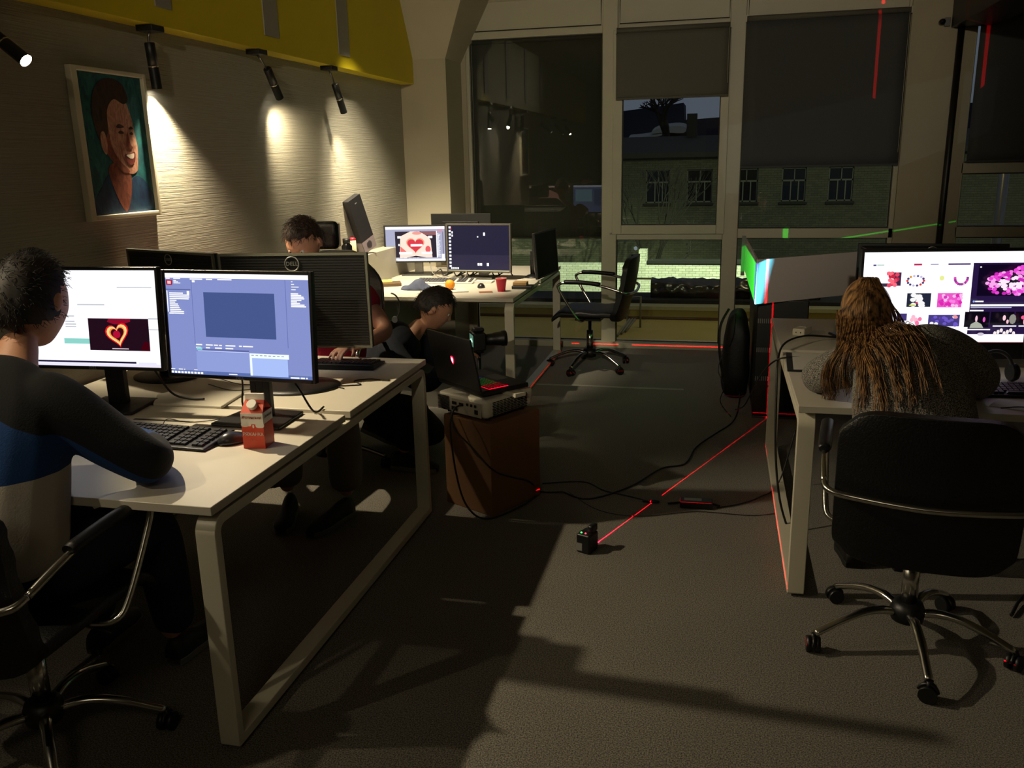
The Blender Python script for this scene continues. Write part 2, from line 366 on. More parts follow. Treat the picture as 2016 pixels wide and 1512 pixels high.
# ============================================================ SPOT LAMPS (the bodies of the lights at the top)
lampglow = emi((255, 246, 225), 60)
lampring = mat('polished_ring', (225, 220, 200), .1, metal=1)
for (p, q, e, ang, bl, lab) in SPOTS:
    p = V(p); d = (V(q)-p).normalized()
    t = thing('spotlight', lab, 'lamp', (p.x, p.y-.02, 2.195), 0, 'black spotlights under the yellow beam')
    L = lambda w_: V(w_)-V(t.location)
    cx_ = -2.455-p.x
    bm = BM(); bx(bm, (cx_-.038, -.045, -.026), (cx_+.042, .045, 0)); obj('canopy', bm, blk, t, bev=.002)
    k0 = p+d*.05
    bm = BM(); tube(bm, [(cx_+.0, .0, -.02), V((0, 0, -.05))*.6+V((cx_*.5, 0, -.02)), L(p+d*.03)], .006, 8); obj('arm', bm, steel, t)
    bm = BM(); tube(bm, [L(p), L(p+d*.004), L(p+d*.098)], [.019, .0225, .0225], 20); tube(bm, [L(p+d*.102), L(p+d*SPOT_LEN)], .0225, 20, cap=False); tube(bm, [L(p+d*.102), L(p+d*(SPOT_LEN-.02))], .0205, 20); obj('lamp_body', bm, blk, t, smooth=False)
    bm = BM(); tube(bm, [L(p+d*.097), L(p+d*.103)], .0233, 20); obj('ring', bm, lampring, t)
    bm = BM(); tube(bm, [L(p+d*(SPOT_LEN-.012)), L(p+d*(SPOT_LEN-.008))], .0195, 20); obj('lens', bm, lampglow, t)

# ============================================================ PORTRAIT
t = thing('framed_portrait', 'teal painted portrait of a dark-haired man in a white frame on the grey wall', 'picture', (XL, 3.34, 1.69))
fm = mat('white_picture_frame', (214, 206, 180), .45)
bm = BM(); W2, H2 = .235, .305; e_ = .033
for a, c in (((0, -W2, -H2), (.03, -W2+e_, H2)), ((0, W2-e_*.6, -H2), (.03, W2, H2)), ((0, -W2+e_, -H2), (.03, W2-e_*.6, -H2+.02)), ((0, -W2+e_, H2-.018), (.03, W2-e_*.6, H2))): bx(bm, a, c)
obj('frame', bm, fm, t, bev=.003)
def paint(name, c, c2, sc=18):
    m = mat(name, c, .55); b = m.node_tree.nodes['Principled BSDF']; tc = nd(m, 'ShaderNodeTexCoord'); mp = nd(m, 'ShaderNodeMapping'); mp.inputs['Scale'].default_value = (1, 1.6, .7)
    n = nd(m, 'ShaderNodeTexNoise'); n.inputs['Scale'].default_value = sc; n.inputs['Detail'].default_value = 8; n.inputs['Distortion'].default_value = 1.5
    lk(m, tc.outputs['Object'], mp.inputs[0]); lk(m, mp.outputs[0], n.inputs['Vector']); r = nd(m, 'ShaderNodeValToRGB'); r.color_ramp.elements[0].position = .35; r.color_ramp.elements[1].position = .65
    r.color_ramp.elements[0].color = lin(c); r.color_ramp.elements[1].color = lin(c2); lk(m, n.outputs['Fac'], r.inputs[0]); lk(m, r.outputs[0], b.inputs['Base Color']); return m
pm = [paint('paint_teal', (10, 62, 74), (28, 104, 104)), paint('paint_navy', (12, 30, 66), (18, 62, 92)), paint('paint_hair', (36, 20, 16), (70, 40, 30)), paint('paint_skin', (150, 96, 76), (196, 146, 120), 30), paint('paint_skin_shade', (96, 48, 36), (140, 74, 50), 30), paint('paint_lip', (90, 26, 22), (120, 44, 34)), paint('paint_tooth', (210, 190, 170), (225, 205, 190))]
bm = BM(); bx(bm, (.006, -W2+e_-.004, -H2+.016), (.012, W2-e_*.6+.004, H2-.014), mi=0)
def blob(pts, mi, h):   # pts in canvas units y:-1..1 (right), z:-1..1 (up)
    P = spline([(0, p[0]*.20+.008, p[1]*.285) for p in pts], 4, True)
    prism(bm, [(.012+h*.0004, p.y, p.z) for p in P], (.0004, 0, 0), mi)
blob([(-.95, -.98), (-.6, -.55), (-.3, -.42), (.1, -.60), (.5, -.45), (.9, -.62), (.97, -.98)], 1, 1)
blob([(-.35, -.30), (-.30, -.62), (.02, -.98), (.30, -.62), (.25, -.25)], 4, 2)
blob([(-.45, .05), (-.42, .50), (-.1, .74), (.35, .70), (.55, .45), (.62, .15), (.66, -.02), (.62, -.22), (.55, -.38), (.30, -.42), (0, -.30), (-.3, -.12)], 3, 3)
blob([(-.45, .0), (-.42, .30), (-.25, .35), (-.2, .0), (0, -.22), (.3, -.38), (.1, -.40), (-.25, -.22)], 4, 4)
blob([(-.62, .18), (-.68, .50), (-.5, .80), (-.1, .95), (.35, .90), (.52, .68), (.35, .60), (.05, .66), (-.2, .50), (-.25, .22), (-.38, .06), (-.5, .02)], 2, 5)
blob([(-.52, -.02), (-.50, .16), (-.38, .18), (-.33, 0), (-.40, -.14)], 3, 6)
blob([(0.02, .26), (.12, .31), (.28, .27), (.15, .25)], 2, 6); blob([(.42, .24), (.50, .28), (.58, .25), (.50, .235)], 2, 6)
blob([(.06, .18), (.15, .215), (.25, .18), (.15, .165)], 2, 7); blob([(.43, .17), (.50, .20), (.56, .17), (.50, .155)], 2, 7)
blob([(.36, .20), (.42, .02), (.50, -.03), (.40, -.06), (.30, -.01)], 4, 7)
blob([(.18, -.14), (.36, -.12), (.54, -.10), (.50, -.24), (.36, -.29), (.24, -.24)], 5, 7); blob([(.24, -.145), (.38, -.13), (.50, -.12), (.46, -.19), (.34, -.19)], 6, 8)
obj('canvas', bm, pm, t)

# ============================================================ DESKS
def oframe(parent, x, y0, y1, z1=.705, wX=.06, wT=.03):
    # closed O-shaped frame of flat bar: path in the YZ plane, bar wX wide along X
    outer = round_path([(0, y0, .012), (0, y1, .012), (0, y1, z1), (0, y0, z1)], .055, 6)
    c = V((0, (y0+y1)/2, (z1+.012)/2))
    rad = [.012 if p.z < .1 else .055 for p in outer]
    outer = round_path([(0, y0, .012), (0, y1, .012)], 0.001, 1)[:0]
    def loop(y0, y1, z0, z1, rb, rt):
        out = []
        for (cy, cz, a0, r) in ((y0+rb, z0+rb, 180, rb), (y1-rb, z0+rb, 270, rb), (y1-rt, z1-rt, 0, rt), (y0+rt, z1-rt, 90, rt)):
            for k in range(7): a = R(a0+15*k); out.append((cy+r*math.cos(a), cz+r*math.sin(a)))
        return out
    A = loop(y0, y1, .012, z1, .008, .05); B = loop(y0+wT, y1-wT, .012+wT, z1-wT, .003, .022)
    bm = BM(); n = len(A)
    va = [[bm.verts.new((x+s*wX/2, p[0], p[1])) for p in A] for s in (-1, 1)]; vb = [[bm.verts.new((x+s*wX/2, p[0], p[1])) for p in B] for s in (-1, 1)]
    for i in range(n):
        j = (i+1) % n
        bm.faces.new((va[0][i], va[0][j], va[1][j], va[1][i])); bm.faces.new((vb[0][j], vb[0][i], vb[1][i], vb[1][j]))
        bm.faces.new((va[1][i], va[1][j], vb[1][j], vb[1][i])); bm.faces.new((va[0][j], va[0][i], vb[0][i], vb[0][j]))
    obj('end_frame', bm, wmetal, parent, bev=.003, seg=2)
def foot_pads(parent, x, ys):
    for y in ys:
        bm = BM(); lathe(bm, [(.014, 0), (.014, .012)], (x, y, 0), 12); obj('foot_pad', bm, rubber, parent)
def desk(lab, xa, xb, y0, ym, y1, group='white bench desks'):
    t = thing('bench_desk', lab, 'desk', ((xa+xb)/2, (y0+y1)/2, 0), 0)
    ox, oy = t.location.x, t.location.y
    a, c, q0, qm, q1 = xa-ox, xb-ox, y0-oy, ym-oy, y1-oy
    bm = BM(); bx(bm, (a, q0, .715), (c, qm-.022, .74)); obj('desktop', bm, [white], t, bev=.0015, seg=1)
    bm = BM(); bx(bm, (a, qm+.022, .715), (c, q1, .74)); obj('desktop', bm, [white], t, bev=.0015, seg=1)
    for x in (c-.032, a+.032):
        oframe(t, x, q0+.008, q1-.008); foot_pads(t, x, (q0+.05, q1-.05))
    bm = BM()
    for y in (q0+.22, qm-.12, qm+.12, q1-.22): bx(bm, (a+.06, y-.02, .675), (c-.06, y+.02, .705))
    bx(bm, (a+.06, qm-.02, .705), (c-.06, qm+.02, .716)); obj('crossbar', bm, wmetal, t)
    bm = BM(); bx(bm, (a+.12, qm-.07, .60), (c-.12, qm+.07, .612)); bx(bm, (a+.12, qm-.07, .60), (c-.12, qm-.065, .66)); bx(bm, (a+.12, qm+.065, .60), (c-.12, qm+.07, .66)); obj('cable_tray', bm, wmetal, t)
    return t
dA = desk('white bench desk with two facing monitor pairs, nearest on the left', -2.50, -1.252, 1.845, 2.715, 3.571)
dR = desk('white bench desk on the right where the woman sits', .295, 1.75, 3.05, 3.955, 4.78)
dF = desk('white bench desk farthest away, in front of the corner column', -2.50, -1.254, 5.30, 6.17, 7.02)
# cable flap on the near-left desk
t = dA; L = lambda x, y, z: (x-t.location.x, y-t.location.y, z)
bm = BM(); prism(bm, [L(-2.015, 2.69, .7402), L(-1.735, 2.69, .7402), L(-1.755, 2.885, .7402), L(-2.045, 2.895, .7402), L(-2.075, 2.80, .7402)], (0, 0, .010)); obj('cable_flap', bm, white, t, bev=.0015, seg=1)
bm = BM(); bx(bm, L(-1.975, 2.518, .7401), L(-1.745, 2.530, .7412)); obj('cable_slot', bm, gasket, t)
bm = BM(); bx(bm, L(-2.08, 2.897, .7401), L(-1.74, 2.912, .7412)); obj('shadow_gap', bm, wedge, t)

# ============================================================ SCREENS AND MONITORS
def heart(cx, cy, s, n=26, rot=0):
    out = []
    for i in range(n):
        a = 2*PI*i/n; x = 16*math.sin(a)**3/17; y = (13*math.cos(a)-5*math.cos(2*a)-2*math.cos(3*a)-math.cos(4*a))/17
        x, y = x*math.cos(rot)-y*math.sin(rot), x*math.sin(rot)+y*math.cos(rot)
        out.append((cx+s*x, cy+s*1.6*y))
    return out
def disc(cx, cy, rx, ry, n=12): return [(cx+rx*math.cos(2*PI*i/n), cy+ry*math.sin(2*PI*i/n)) for i in range(n)]
def screen(parent, w, h, items, yoff, name='screen', base=None):
    """flat lit display built in the XZ plane facing -Y; items: (poly or (x0,y0,x1,y1), colour, strength) in 0..1, y up"""
    mats = []; bm = BM()
    def idx(c, s):
        m_ = emi(c, s)
        if m_ not in mats: mats.append(m_)
        return mats.index(m_)
    for k, (p, c, s) in enumerate(items):
        if len(p) == 4 and not isinstance(p[0], tuple):
            x0, y0, x1, y1 = p; p = [(x0, y0), (x1, y0), (x1, y1), (x0, y1)]
        p = [(min(max(q[0], 0), 1), min(max(q[1], 0), 1)) for q in p]
        yy = yoff-.00012*k
        vs = [bm.verts.new(((q[0]-.5)*w, yy, (q[1]-.5)*h)) for q in p]
        try:
            f = bm.faces.new(vs); f.material_index = idx(c, s); f.normal_update()
            if f.normal.y > 0: f.normal_flip()
        except ValueError: pass
    me = bpy.data.meshes.new(name); bm.to_mesh(me); bm.free()
    return obj(name, me, mats, parent)
def monitor(lab, sx, sy, sz, w, h, yaw, tilt, items, sw=None, sh=None, stand='square', back='plain', body=None, bz=.74, name='computer_monitor', depth=.035, chin=0, base_off=.10, basew=.24, based=.17, group=None, logo=None, lsz=.016, split=False, stand_w=.075):
    """centre of the front face at (sx,sy,sz); yaw turns the face about Z; the display looks along -Y locally"""
    body = body or blk
    t = thing(name, lab, 'monitor', (sx-math.sin(yaw)*base_off, sy+math.cos(yaw)*base_off, bz), yaw, group)
    H = sz-bz; yf = -base_off
    tl = Euler((-tilt, 0, 0)).to_matrix()
    hd = bpy.data.objects.new('head_pivot', None)
    def tf(o):   # parts of the tilted head
        o.location = (0, yf, H); o.rotation_euler = (-tilt, 0, 0); return o
    bm = BM(); bx(bm, (-w/2, 0, -h/2), (w/2, depth*.5, h/2))
    if back == 'bulge':
        lo = [bm.verts.new(p) for p in ((-w/2+.01, depth*.5, -h/2+.01), (w/2-.01, depth*.5, -h/2+.01), (w/2-.01, depth*.5, h/2-.01), (-w/2+.01, depth*.5, h/2-.01))]
        hi = [bm.verts.new(p) for p in ((-w*.36, depth*1.5, -h*.30), (w*.36, depth*1.5, -h*.30), (w*.36, depth*1.5, h*.34), (-w*.36, depth*1.5, h*.34))]
        for i in range(4): bm.faces.new((lo[i], lo[(i+1) % 4], hi[(i+1) % 4], hi[i]))
        bm.faces.new(hi)
    elif back != 'ribbed': bx(bm, (-w*.3, depth*.5, -h*.3), (w*.3, depth, h*.3))
    tf(obj('housing', bm, body, t, bev=.003))
    if back == 'ribbed':
        bm = BM()
        n = 34
        for k in range(n): z = -h/2+.012+(h-.024)*k/(n-1); bx(bm, (-w/2+.012, depth*.5, z-.0030), (w/2-.012, depth*.5+.0022, z+.0030))
        vr = tf(obj('vent_ribs', bm, mat('dark_ribbed_plastic', (20, 20, 19), .42), t)); vr['kind'] = 'stuff'
        bm = BM(); y0_, y1_, e0 = depth*.5-.004, depth*.5+.006, .008
        for a, c in (((-w/2-.001, y0_, -h/2-.001), (-w/2+e0, y1_, h/2+.001)), ((w/2-e0, y0_, -h/2-.001), (w/2+.001, y1_, h/2+.001)), ((-w/2+e0, y0_, h/2-e0), (w/2-e0, y1_, h/2+.001)), ((-w/2+e0, y0_, -h/2-.001), (w/2-e0, y1_, -h/2+e0))): bx(bm, a, c)
        tf(obj('rear_trim', bm, mat('grey_green_trim', (92, 92, 80), .4), t))
    bw = .012
    bm = BM()
    cb = bw+chin
    for a, c in (((-w/2, -.006, -h/2), (-w/2+bw, 0, h/2)), ((w/2-bw, -.006, -h/2), (w/2, 0, h/2)), ((-w/2+bw, -.006, h/2-bw), (w/2-bw, 0, h/2)), ((-w/2+bw, -.006, -h/2), (w/2-bw, 0, -h/2+cb))): bx(bm, a, c)
    tf(obj('bezel', bm, body, t, bev=.0015, seg=1))
    if items:
        s = screen(t, w-2*bw, h-bw-cb, items, -.0015); off = (cb-bw)/2
        s.location = V((0, yf, H))+tl @ V((0, 0, off)); s.rotation_euler = (-tilt, 0, 0)
    else:
        bm = BM(); bx(bm, (-w/2+bw, -.002, -h/2+cb), (w/2-bw, -.0005, h/2-bw)); tf(obj('screen', bm, mat('black_matte_screen', (8, 8, 9), .55, spec=.15), t))
    if logo:
        front = logo[1]
        lm = mat('silver_logo', (170, 170, 165), .3, metal=.8)
        if front == 'front':
            o = put_text('logo', logo[0], lsz, lm, t, V((0, yf, H))+tl @ V((0, -.0065, -h/2+cb*.5)), (R(90)-tilt, 0, 0))
        else:
            R_ = lsz*1.3; c0 = V((0, depth*.5+.006, h/2-.012-R_))
            o = put_text('logo', logo[0], lsz, lm, t, V((0, yf, H))+tl @ c0, (R(90)-tilt, 0, R(180)), ext=.002)
            bm = BM(); tube(bm, [c0+V((R_*math.cos(2*PI*k/32), 0, R_*math.sin(2*PI*k/32))) for k in range(32)], lsz*.13, 6, closed=True); tf(obj('logo_ring', bm, lm, t))
    # stand
    sw2 = stand_w/2
    if stand == 'square':
        if split:   # column with a cable opening
            bm = BM(); top = H-.02
            bx(bm, (-sw2, 0-.012, .012), (-.014, .012, top)); bx(bm, (.014, -.012, .012), (sw2, .012, top)); bx(bm, (-.014, -.012, .012), (.014, .012, H*.42)); bx(bm, (-.014, -.012, H*.62), (.014, .012, top))
            obj('stand_column', bm, body, t, bev=.002)
        else:
            bm = BM(); bx(bm, (-sw2, -.012, .012), (sw2, .012, H-.02)); obj('stand_column', bm, steel if split is None else body, t, bev=.002)
        bm = BM(); bx(bm, (-.05, yf+depth*.4, H-.07), (.05, .0, H+.03)); obj('mount', bm, body, t, bev=.003)
        bm = BM(); b2, d2 = basew/2, based
        prism(bm, [(-b2, -d2*.62, 0), (b2, -d2*.62, 0), (b2*.86, d2*.38, 0), (-b2*.86, d2*.38, 0)], (0, 0, .012)); obj('base', bm, body, t, bev=.004)
    elif stand == 'round':
        bm = BM(); tube(bm, [(0, 0, .01), (0, .01, H*.6), (0, .0, H-.02)], [.026, .02, .024], 14); obj('stand_column', bm, body, t)
        bm = BM(); bx(bm, (-.05, yf+depth*.4, H-.05), (.05, .01, H+.02)); obj('mount', bm, body, t, bev=.003)
        bm = BM(); lathe(bm, [(basew/2, 0), (basew/2, .006), (basew/2*.8, .014), (.03, .022)], (0, 0, 0), 36); b_ = obj('base', bm, body, t); b_.scale = (1, .8, 1)
    return t
def bars(x0, y0, widths, c, s, dy, hgt, gap=.008):
    out = []
    for k, row in enumerate(widths):
        x = x0
        for w_ in (row if isinstance(row, (list, tuple)) else [row]):
            if w_ > 0: out.append(((x, y0-dy*k, x+w_, y0-dy*k+hgt), c, s))
            x += abs(w_)+gap
    return out
WH = (255, 255, 255); LB = (150, 165, 220)
# left monitor: white page with a glowing heart picture
it = [((0, 0, 1, 1), (250, 250, 255), 1.15), ((0, 0, 1, .03), (240, 235, 255), 1.0), ((0, .035, .82, .055), (40, 30, 70), .8)]
it += [((.30, .235, .52, .29), (150, 225, 215), .9), ((.42, .64, .62, .652), (205, 210, 215), .9), ((.72, .82, .97, .83), (215, 220, 225), .9), ((.93, .50, 1, .512), (190, 195, 205), .9), ((.93, .39, 1, .398), (200, 205, 210), .9)]
it += bars(.32, .52, [.07, -.01, .07, .08, .08], (190, 195, 205), .9, .028, .01)
it += [((.49, .17, .93, .505), (34, 12, 26), 1), ([(.63, .47), (.68, .445), (.75, .45), (.80, .475), (.80, .50), (.64, .50)], (170, 14, 50), .7), ([(.86, .175), (.925, .175), (.925, .26), (.89, .27)], (80, 0, 20), .7), (heart(.700, .345, .092, rot=.2), (255, 30, 40), .8), (heart(.700, .345, .080, rot=.2), (255, 205, 130), 1.2), (heart(.700, .345, .062, rot=.2), (255, 150, 70), 1.0), (heart(.702, .345, .052, rot=.2), (60, 8, 22), 1), (disc(.695, .34, .028, .04), (200, 16, 60), .8), ((.655, .185, .775, .195), (235, 215, 225), .9)]
it += [((.84, .03, .97, .05), (235, 235, 255), 1)]
G = 'monitors on the nearest left desk'
M1_ = monitor('black monitor showing a white page with a glowing red heart', -2.142, 2.577, 1.085, .556, .361, R(2.7), R(5), it, split=True, logo=('DELL', 'front'), lsz=.014, basew=.26, based=.2)
# right monitor: editing program in blue grey
it = [((0, 0, 1, 1), (134, 146, 205), 1.0), ((0, .955, 1, 1), (255, 250, 255), 1.15), ((0, .0, 1, .035), (92, 112, 172), 1), ((.19, .035, .83, .23), (146, 160, 220), 1),
      ((.84, .3, .845, .95), (110, 122, 185), 1), ((.185, .3, .19, .95), (110, 122, 185), 1), ((0, .835, .18, .845), (95, 105, 160), 1),
      ((.27, .38, .765, .82), (70, 88, 142), 1), ((.575, .015, .835, .235), (168, 190, 245), 1.05), ((.575, .19, .845, .235), (235, 245, 255), 1.1), ((.572, .015, .588, .235), (235, 245, 255), 1.1),
      ((.205, .245, .57, .262), (100, 108, 165), 1), ((.205, .235, .57, .243), (190, 205, 250), 1.05)]
it += [((.575+.01+.03*k, .214, .575+.028+.03*k, .219), (60, 80, 90), 1) for k in range(8)]
it += bars(.195, .295, [[.045, -.01, .05, .03, .02, -.01, .07, -.01, .02, .07], [.035, -.02, .03, -.02, .05, -.01, .055]], WH, 1, .028, .012)
it += [((.20, .25, .24, .275), (140, 220, 225), 1), ((.01, .885, .055, .935), (170, 30, 60), 1), ((.02, .895, .045, .925), (255, 200, 200), 1)]
it += bars(.065, .925, [.02, .035, .05], WH, 1, .012, .008) + bars(.01, .945, [[.03, -.01, .05]], WH, 1, .02, .008) + bars(.185, .94, [[.09, -.01, .045, -.02, .10]], WH, 1, .02, .012) + [((.2, .915, .22, .935), WH, 1)]
it += [((.01, .62, .017, .83), WH, 1.05), ((.02, .60, .05, .612), WH, 1.05)] + bars(.03, .80, [.10, .145, .145, .14, .05, .04, .06, .065, .07, .08, .10, .10], WH, 1.05, .018, .012) + [((.16, .795, .178, .83), WH, 1)]
it += bars(.89, .935, [.01, .02, .05, .03], WH, 1, .025, .008) + bars(.885, .82, [.05, .07, .085, .09, .07, .04, .06, .09, .10], WH, 1.05, .015, .011)
it += [((.01+.024*k, .008, .027+.024*k, .028), WH, 1.05) for k in range(10)] + bars(.01, .045, [[.03, -.01, .03, .01]], WH, 1, .02, .008) + bars(.86, .012, [[.06, .03, .01]], WH, 1.05, .02, .014) + [((.43, .018, .49, .026), WH, 1), ((.18, .045, .205, .053), WH, 1)]
M2_ = monitor('black monitor showing a blue-grey editing program behind the orange carton', -1.523, 2.509, 1.086, .556, .361, R(-2.7), R(4.1), it, split=True, logo=('DELL', 'front'), lsz=.014, basew=.26, based=.2)
# facing pair, seen from behind (their screens look to the far side)
it3 = [((0, 0, 1, 1), (120, 135, 180), .8), ((0, .93, 1, 1), (235, 240, 255), 1), ((.1, .25, .5, .85), (90, 105, 150), .8), ((.55, .4, .95, .85), (150, 190, 210), .9)]
it4 = [((0, 0, 1, 1), (40, 34, 34), .6), ((0, .93, 1, 1), (255, 215, 190), 1), ([(.2, 0), (.55, 0), (.52, .45), (.95, .62), (.9, .75), (.5, .85), (.22, .62)], (225, 150, 130), .8)]
M3_ = monitor('wide black ribbed monitor back in front of the dark-haired man', -1.625, 3.13, 1.07, .60, .375, R(180+7), R(1), it3, stand='round', back='ribbed', logo=('DELL', 'back'), lsz=.0215, basew=.36)
M4_ = monitor('second black monitor seen from behind, left of the wide ribbed one', -2.21, 3.20, 1.078, .57, .36, R(180-20), R(1), it4, stand='round', back='ribbed', logo=('DELL', 'back'), lsz=.017, basew=.30)
# far desk pair
it = [((0, 0, 1, 1), (176, 178, 205), 1.0), ((0, .92, 1, 1), (255, 245, 255), 1.2), ((0, 0, 1, .065), (250, 250, 255), 1.15), ((0, .92, .17, .95), WH, 1.1), ((.16, .10, .855, .86), (46, 38, 52), 1), ((.60, .75, .855, .86), (150, 96, 100), 1),
      ([(.16+.695*.10, .10), (.35, .10), (.50, .155), (.68, .10), (.78, .10), (.76, .60), (.72, .70), (.57, .86), (.42, .86), (.25, .72), (.235, .3)], (255, 222, 205), 1.15),
      ([(.243, .2), (.36, .2), (.34, .28), (.29, .36), (.25, .42), (.243, .42)], (245, 120, 115), 1.05), (disc(.71, .34, .045, .10), (235, 95, 100), 1.05), (disc(.53, .81, .08, .05), (240, 160, 150), 1.05), (heart(.50, .48, .165), (250, 160, 130), 1.05), (heart(.50, .47, .145), (226, 60, 76), 1.0), ((.42, .425, .62, .49), WH, 1.15),
      ((.20, .66, .26, .73), WH, 1.1), ((.72, .66, .79, .73), WH, 1.1), ((.21, .44, .235, .50), WH, 1.1), ((.22, .20, .44, .265), WH, 1.15), ((.60, .20, .78, .265), WH, 1.15), ((.855, .09, .87, .87), WH, 1.1), ((.96, .1, .975, .85), (120, 115, 135), 1), ((.875, .82, .965, .92), (200, 160, 185), 1)]
it += bars(.17, .085, [[.05, .05, .06, -.02, .05, .06, .05]], WH, 1.1, .02, .012) + bars(.875, .78, [random.choice((.03, .05, .02, .04)) for _ in range(26)], WH, 1.1, .026, .014) + [((.94, .06, .99, .2), WH, 1.1), ((.08, .01, .2, .02), (130, 130, 150), 1)]
monitor('small lit monitor with a red heart picture on the far desk', -2.262, 6.34, .985, .485, .285, R(8), R(2), it, split=None, basew=.24, based=.16, stand_w=.065, body=blk)
it = [((0, 0, 1, 1), (40, 38, 62), .9), ((0, 0, 1, .35), (52, 48, 72), .9), ((0, 0, 1, .012), (250, 245, 190), 1)]
it += [((.02, .93-.078*k, .055, .975-.078*k), WH, 1.1) for k in range(12)] + [((.065, .89-.07*k, .09, .935-.07*k), WH, 1.1) for k in range(1, 3)] + [((.045+.035*k, .03, .07+.035*k, .07), WH, 1.1) for k in range(4)]
it += [((.585, .775, .615, .845), WH, 1.15), ((.485, .735, .505, .765), WH, 1.1), ((.485, .115, .52, .17), WH, 1.15), ((.525, .115, .56, .17), WH, 1.15), ((.635, .11, .67, .175), WH, 1.15), ((.055, .9, .065, .96), (220, 40, 80), 1)]
monitor('dark blue desktop monitor with white icons on the far desk', -1.715, 6.17, .97, .505, .355, R(-5), R(1.5), it, back='bulge', depth=.05, basew=.2, based=.16, body=mat('dark_grey_monitor_plastic', (74, 70, 62), .4), split=None)
monitor('black monitor seen edge-on and from behind at the right end of the far desk', -1.235, 6.32, .92, .50, .33, R(83), R(4), None, stand='round', back='bulge', depth=.03, basew=.16, name='computer_monitor')
monitor('black monitor top edge behind the heart monitor, against the column', -2.02, 6.78, 1.035, .50, .30, R(180), R(1), None, stand='round', basew=.2)

# right: big display with picture search page
it = [((0, 0, 1, 1), (252, 250, 255), 1.2), ((0, .0, 1, .004), (230, 120, 140), 1)]
X = lambda px: (px-135)/(2035-135); Yv = lambda py: 1-(py-190)/(1275-190)
def rc(x0, y0, x1, y1, c, s=1.0): return ((X(x0), Yv(y1), X(x1), Yv(y0)), c, s)
it += [rc(245, 335, 280, 352, (70, 60, 120)), rc(290, 335, 370, 350, (190, 215, 205)), rc(712, 328, 802, 350, (190, 40, 90)), rc(900, 332, 990, 345, (150, 145, 190)), rc(1100, 328, 1352, 346, (70, 40, 110))]
it += [rc(490, 430, 575, 590, (60, 40, 70)), rc(345, 560, 450, 600, (60, 50, 70)), rc(660, 680, 935, 845, (36, 40, 60)), rc(1010, 680, 1290, 850, (236, 90, 200)), rc(560, 925, 675, 1010, (70, 55, 120)), rc(925, 940, 1285, 1080, (70, 60, 130)),
       rc(1385, 325, 2035, 1175, (38, 22, 66)), rc(1450, 345, 2035, 715, (14, 6, 30)), rc(1340, 905, 1620, 1090, (10, 6, 18)), rc(1635, 905, 1900, 1060, (10, 6, 18)), rc(1915, 905, 2035, 1060, (10, 6, 18))]
def pd(px, py, rx, ry, c, s=1.0): return (disc(X(px), Yv(py), rx/1900, ry/1085, 9), c, s)
rn = random.Random(3)
for k in range(16): it.append(pd(rn.uniform(420, 540), rn.uniform(440, 590), 26, 26, rn.choice([(230, 70, 100), (255, 110, 130), (200, 40, 70)])))
for k in range(14):
    a = 2*PI*k/14; it.append(pd(740+95*math.cos(a), 530+58*math.sin(a), 15, 14, rn.choice([(90, 100, 190), (220, 150, 60), (200, 190, 230), (220, 60, 60), (70, 60, 120)])))
it.append(pd(1035, 500, 28, 30, (235, 240, 150)))
for k in range(12):
    a = -PI*k/11; it.append(pd(1255+72*math.cos(a), 500+75*abs(math.sin(a)), 17, 16, rn.choice([(230, 70, 190), (250, 170, 225), (150, 60, 150)])))
for k in range(12): it.append(pd(rn.uniform(720, 900), rn.uniform(700, 830), 34, 26, (250, 250, 250)))
it += [pd(768, 792, 16, 12, (200, 60, 100)), pd(720, 822, 40, 10, (200, 215, 90))]
for k in range(30): it.append(pd(rn.uniform(1030, 1275), rn.uniform(700, 832), 22, 20, rn.choice([(255, 130, 230), (226, 40, 180), (255, 190, 240), (210, 60, 190)])))
for k in range(8): it.append(pd(rn.uniform(720, 840), rn.uniform(960, 1040), 24, 26, rn.choice([(255, 120, 170), (255, 190, 210)])))
for k in range(22): it.append(pd(rn.uniform(950, 1270), rn.uniform(955, 1065), 24, 18, rn.choice([(110, 90, 200), (250, 245, 250), (80, 60, 160), (240, 150, 160)])))
for k in range(120):
    a = rn.uniform(0, 2*PI); r_ = math.sqrt(rn.random()); x_, y_ = 1790+255*r_*math.cos(a), 560+150*r_*math.sin(a)
    if x_ < 2000 and y_ < 700: it.append(pd(x_, y_, 26, 20, (255, 235, 252) if r_ < .55 and rn.random() < .7 else rn.choice([(236, 70, 215), (255, 120, 235), (205, 40, 185), (255, 170, 240)])))
for k in range(9): it.append(pd(1875+rn.uniform(-55, 70), 400+rn.uniform(-35, 50), 26, 20, rn.choice([(236, 70, 215), (255, 120, 235)])))
it += [rc(1405, 762, 1500, 778, WH, 1.1), pd(1390, 770, 12, 13, (150, 180, 255)), rc(1360, 805, 2035, 828, WH, 1.15), rc(1360, 836, 1820, 848, (190, 190, 230)), rc(1355, 870, 1510, 886, WH, 1.1), rc(1336, 1098, 1605, 1112, WH), rc(1630, 1056, 1895, 1070, WH), rc(1920, 1056, 2035, 1070, WH), rc(1424, 358, 1442, 372, WH)]
it += [([(X(1370), Yv(1085)), (X(1380), Yv(1040)), (X(1440), Yv(1005)), (X(1500), Yv(1040)), (X(1525), Yv(1085))], (180, 185, 170), .9), pd(1438, 975, 14, 38, (250, 200, 220)), pd(1525, 985, 15, 32, (225, 90, 190)), pd(1845, 980, 40, 60, (150, 150, 140), .9), pd(1750, 965, 18, 34, (255, 210, 220)), pd(1790, 1010, 14, 26, (255, 200, 215)), pd(1965, 960, 30, 24, (250, 90, 140)), pd(1985, 1010, 20, 40, (255, 190, 200))]
for k in range(7): it.append(pd(1660+35*k, 1150-18*(k % 3), 18, 26, (250, 240, 240)))
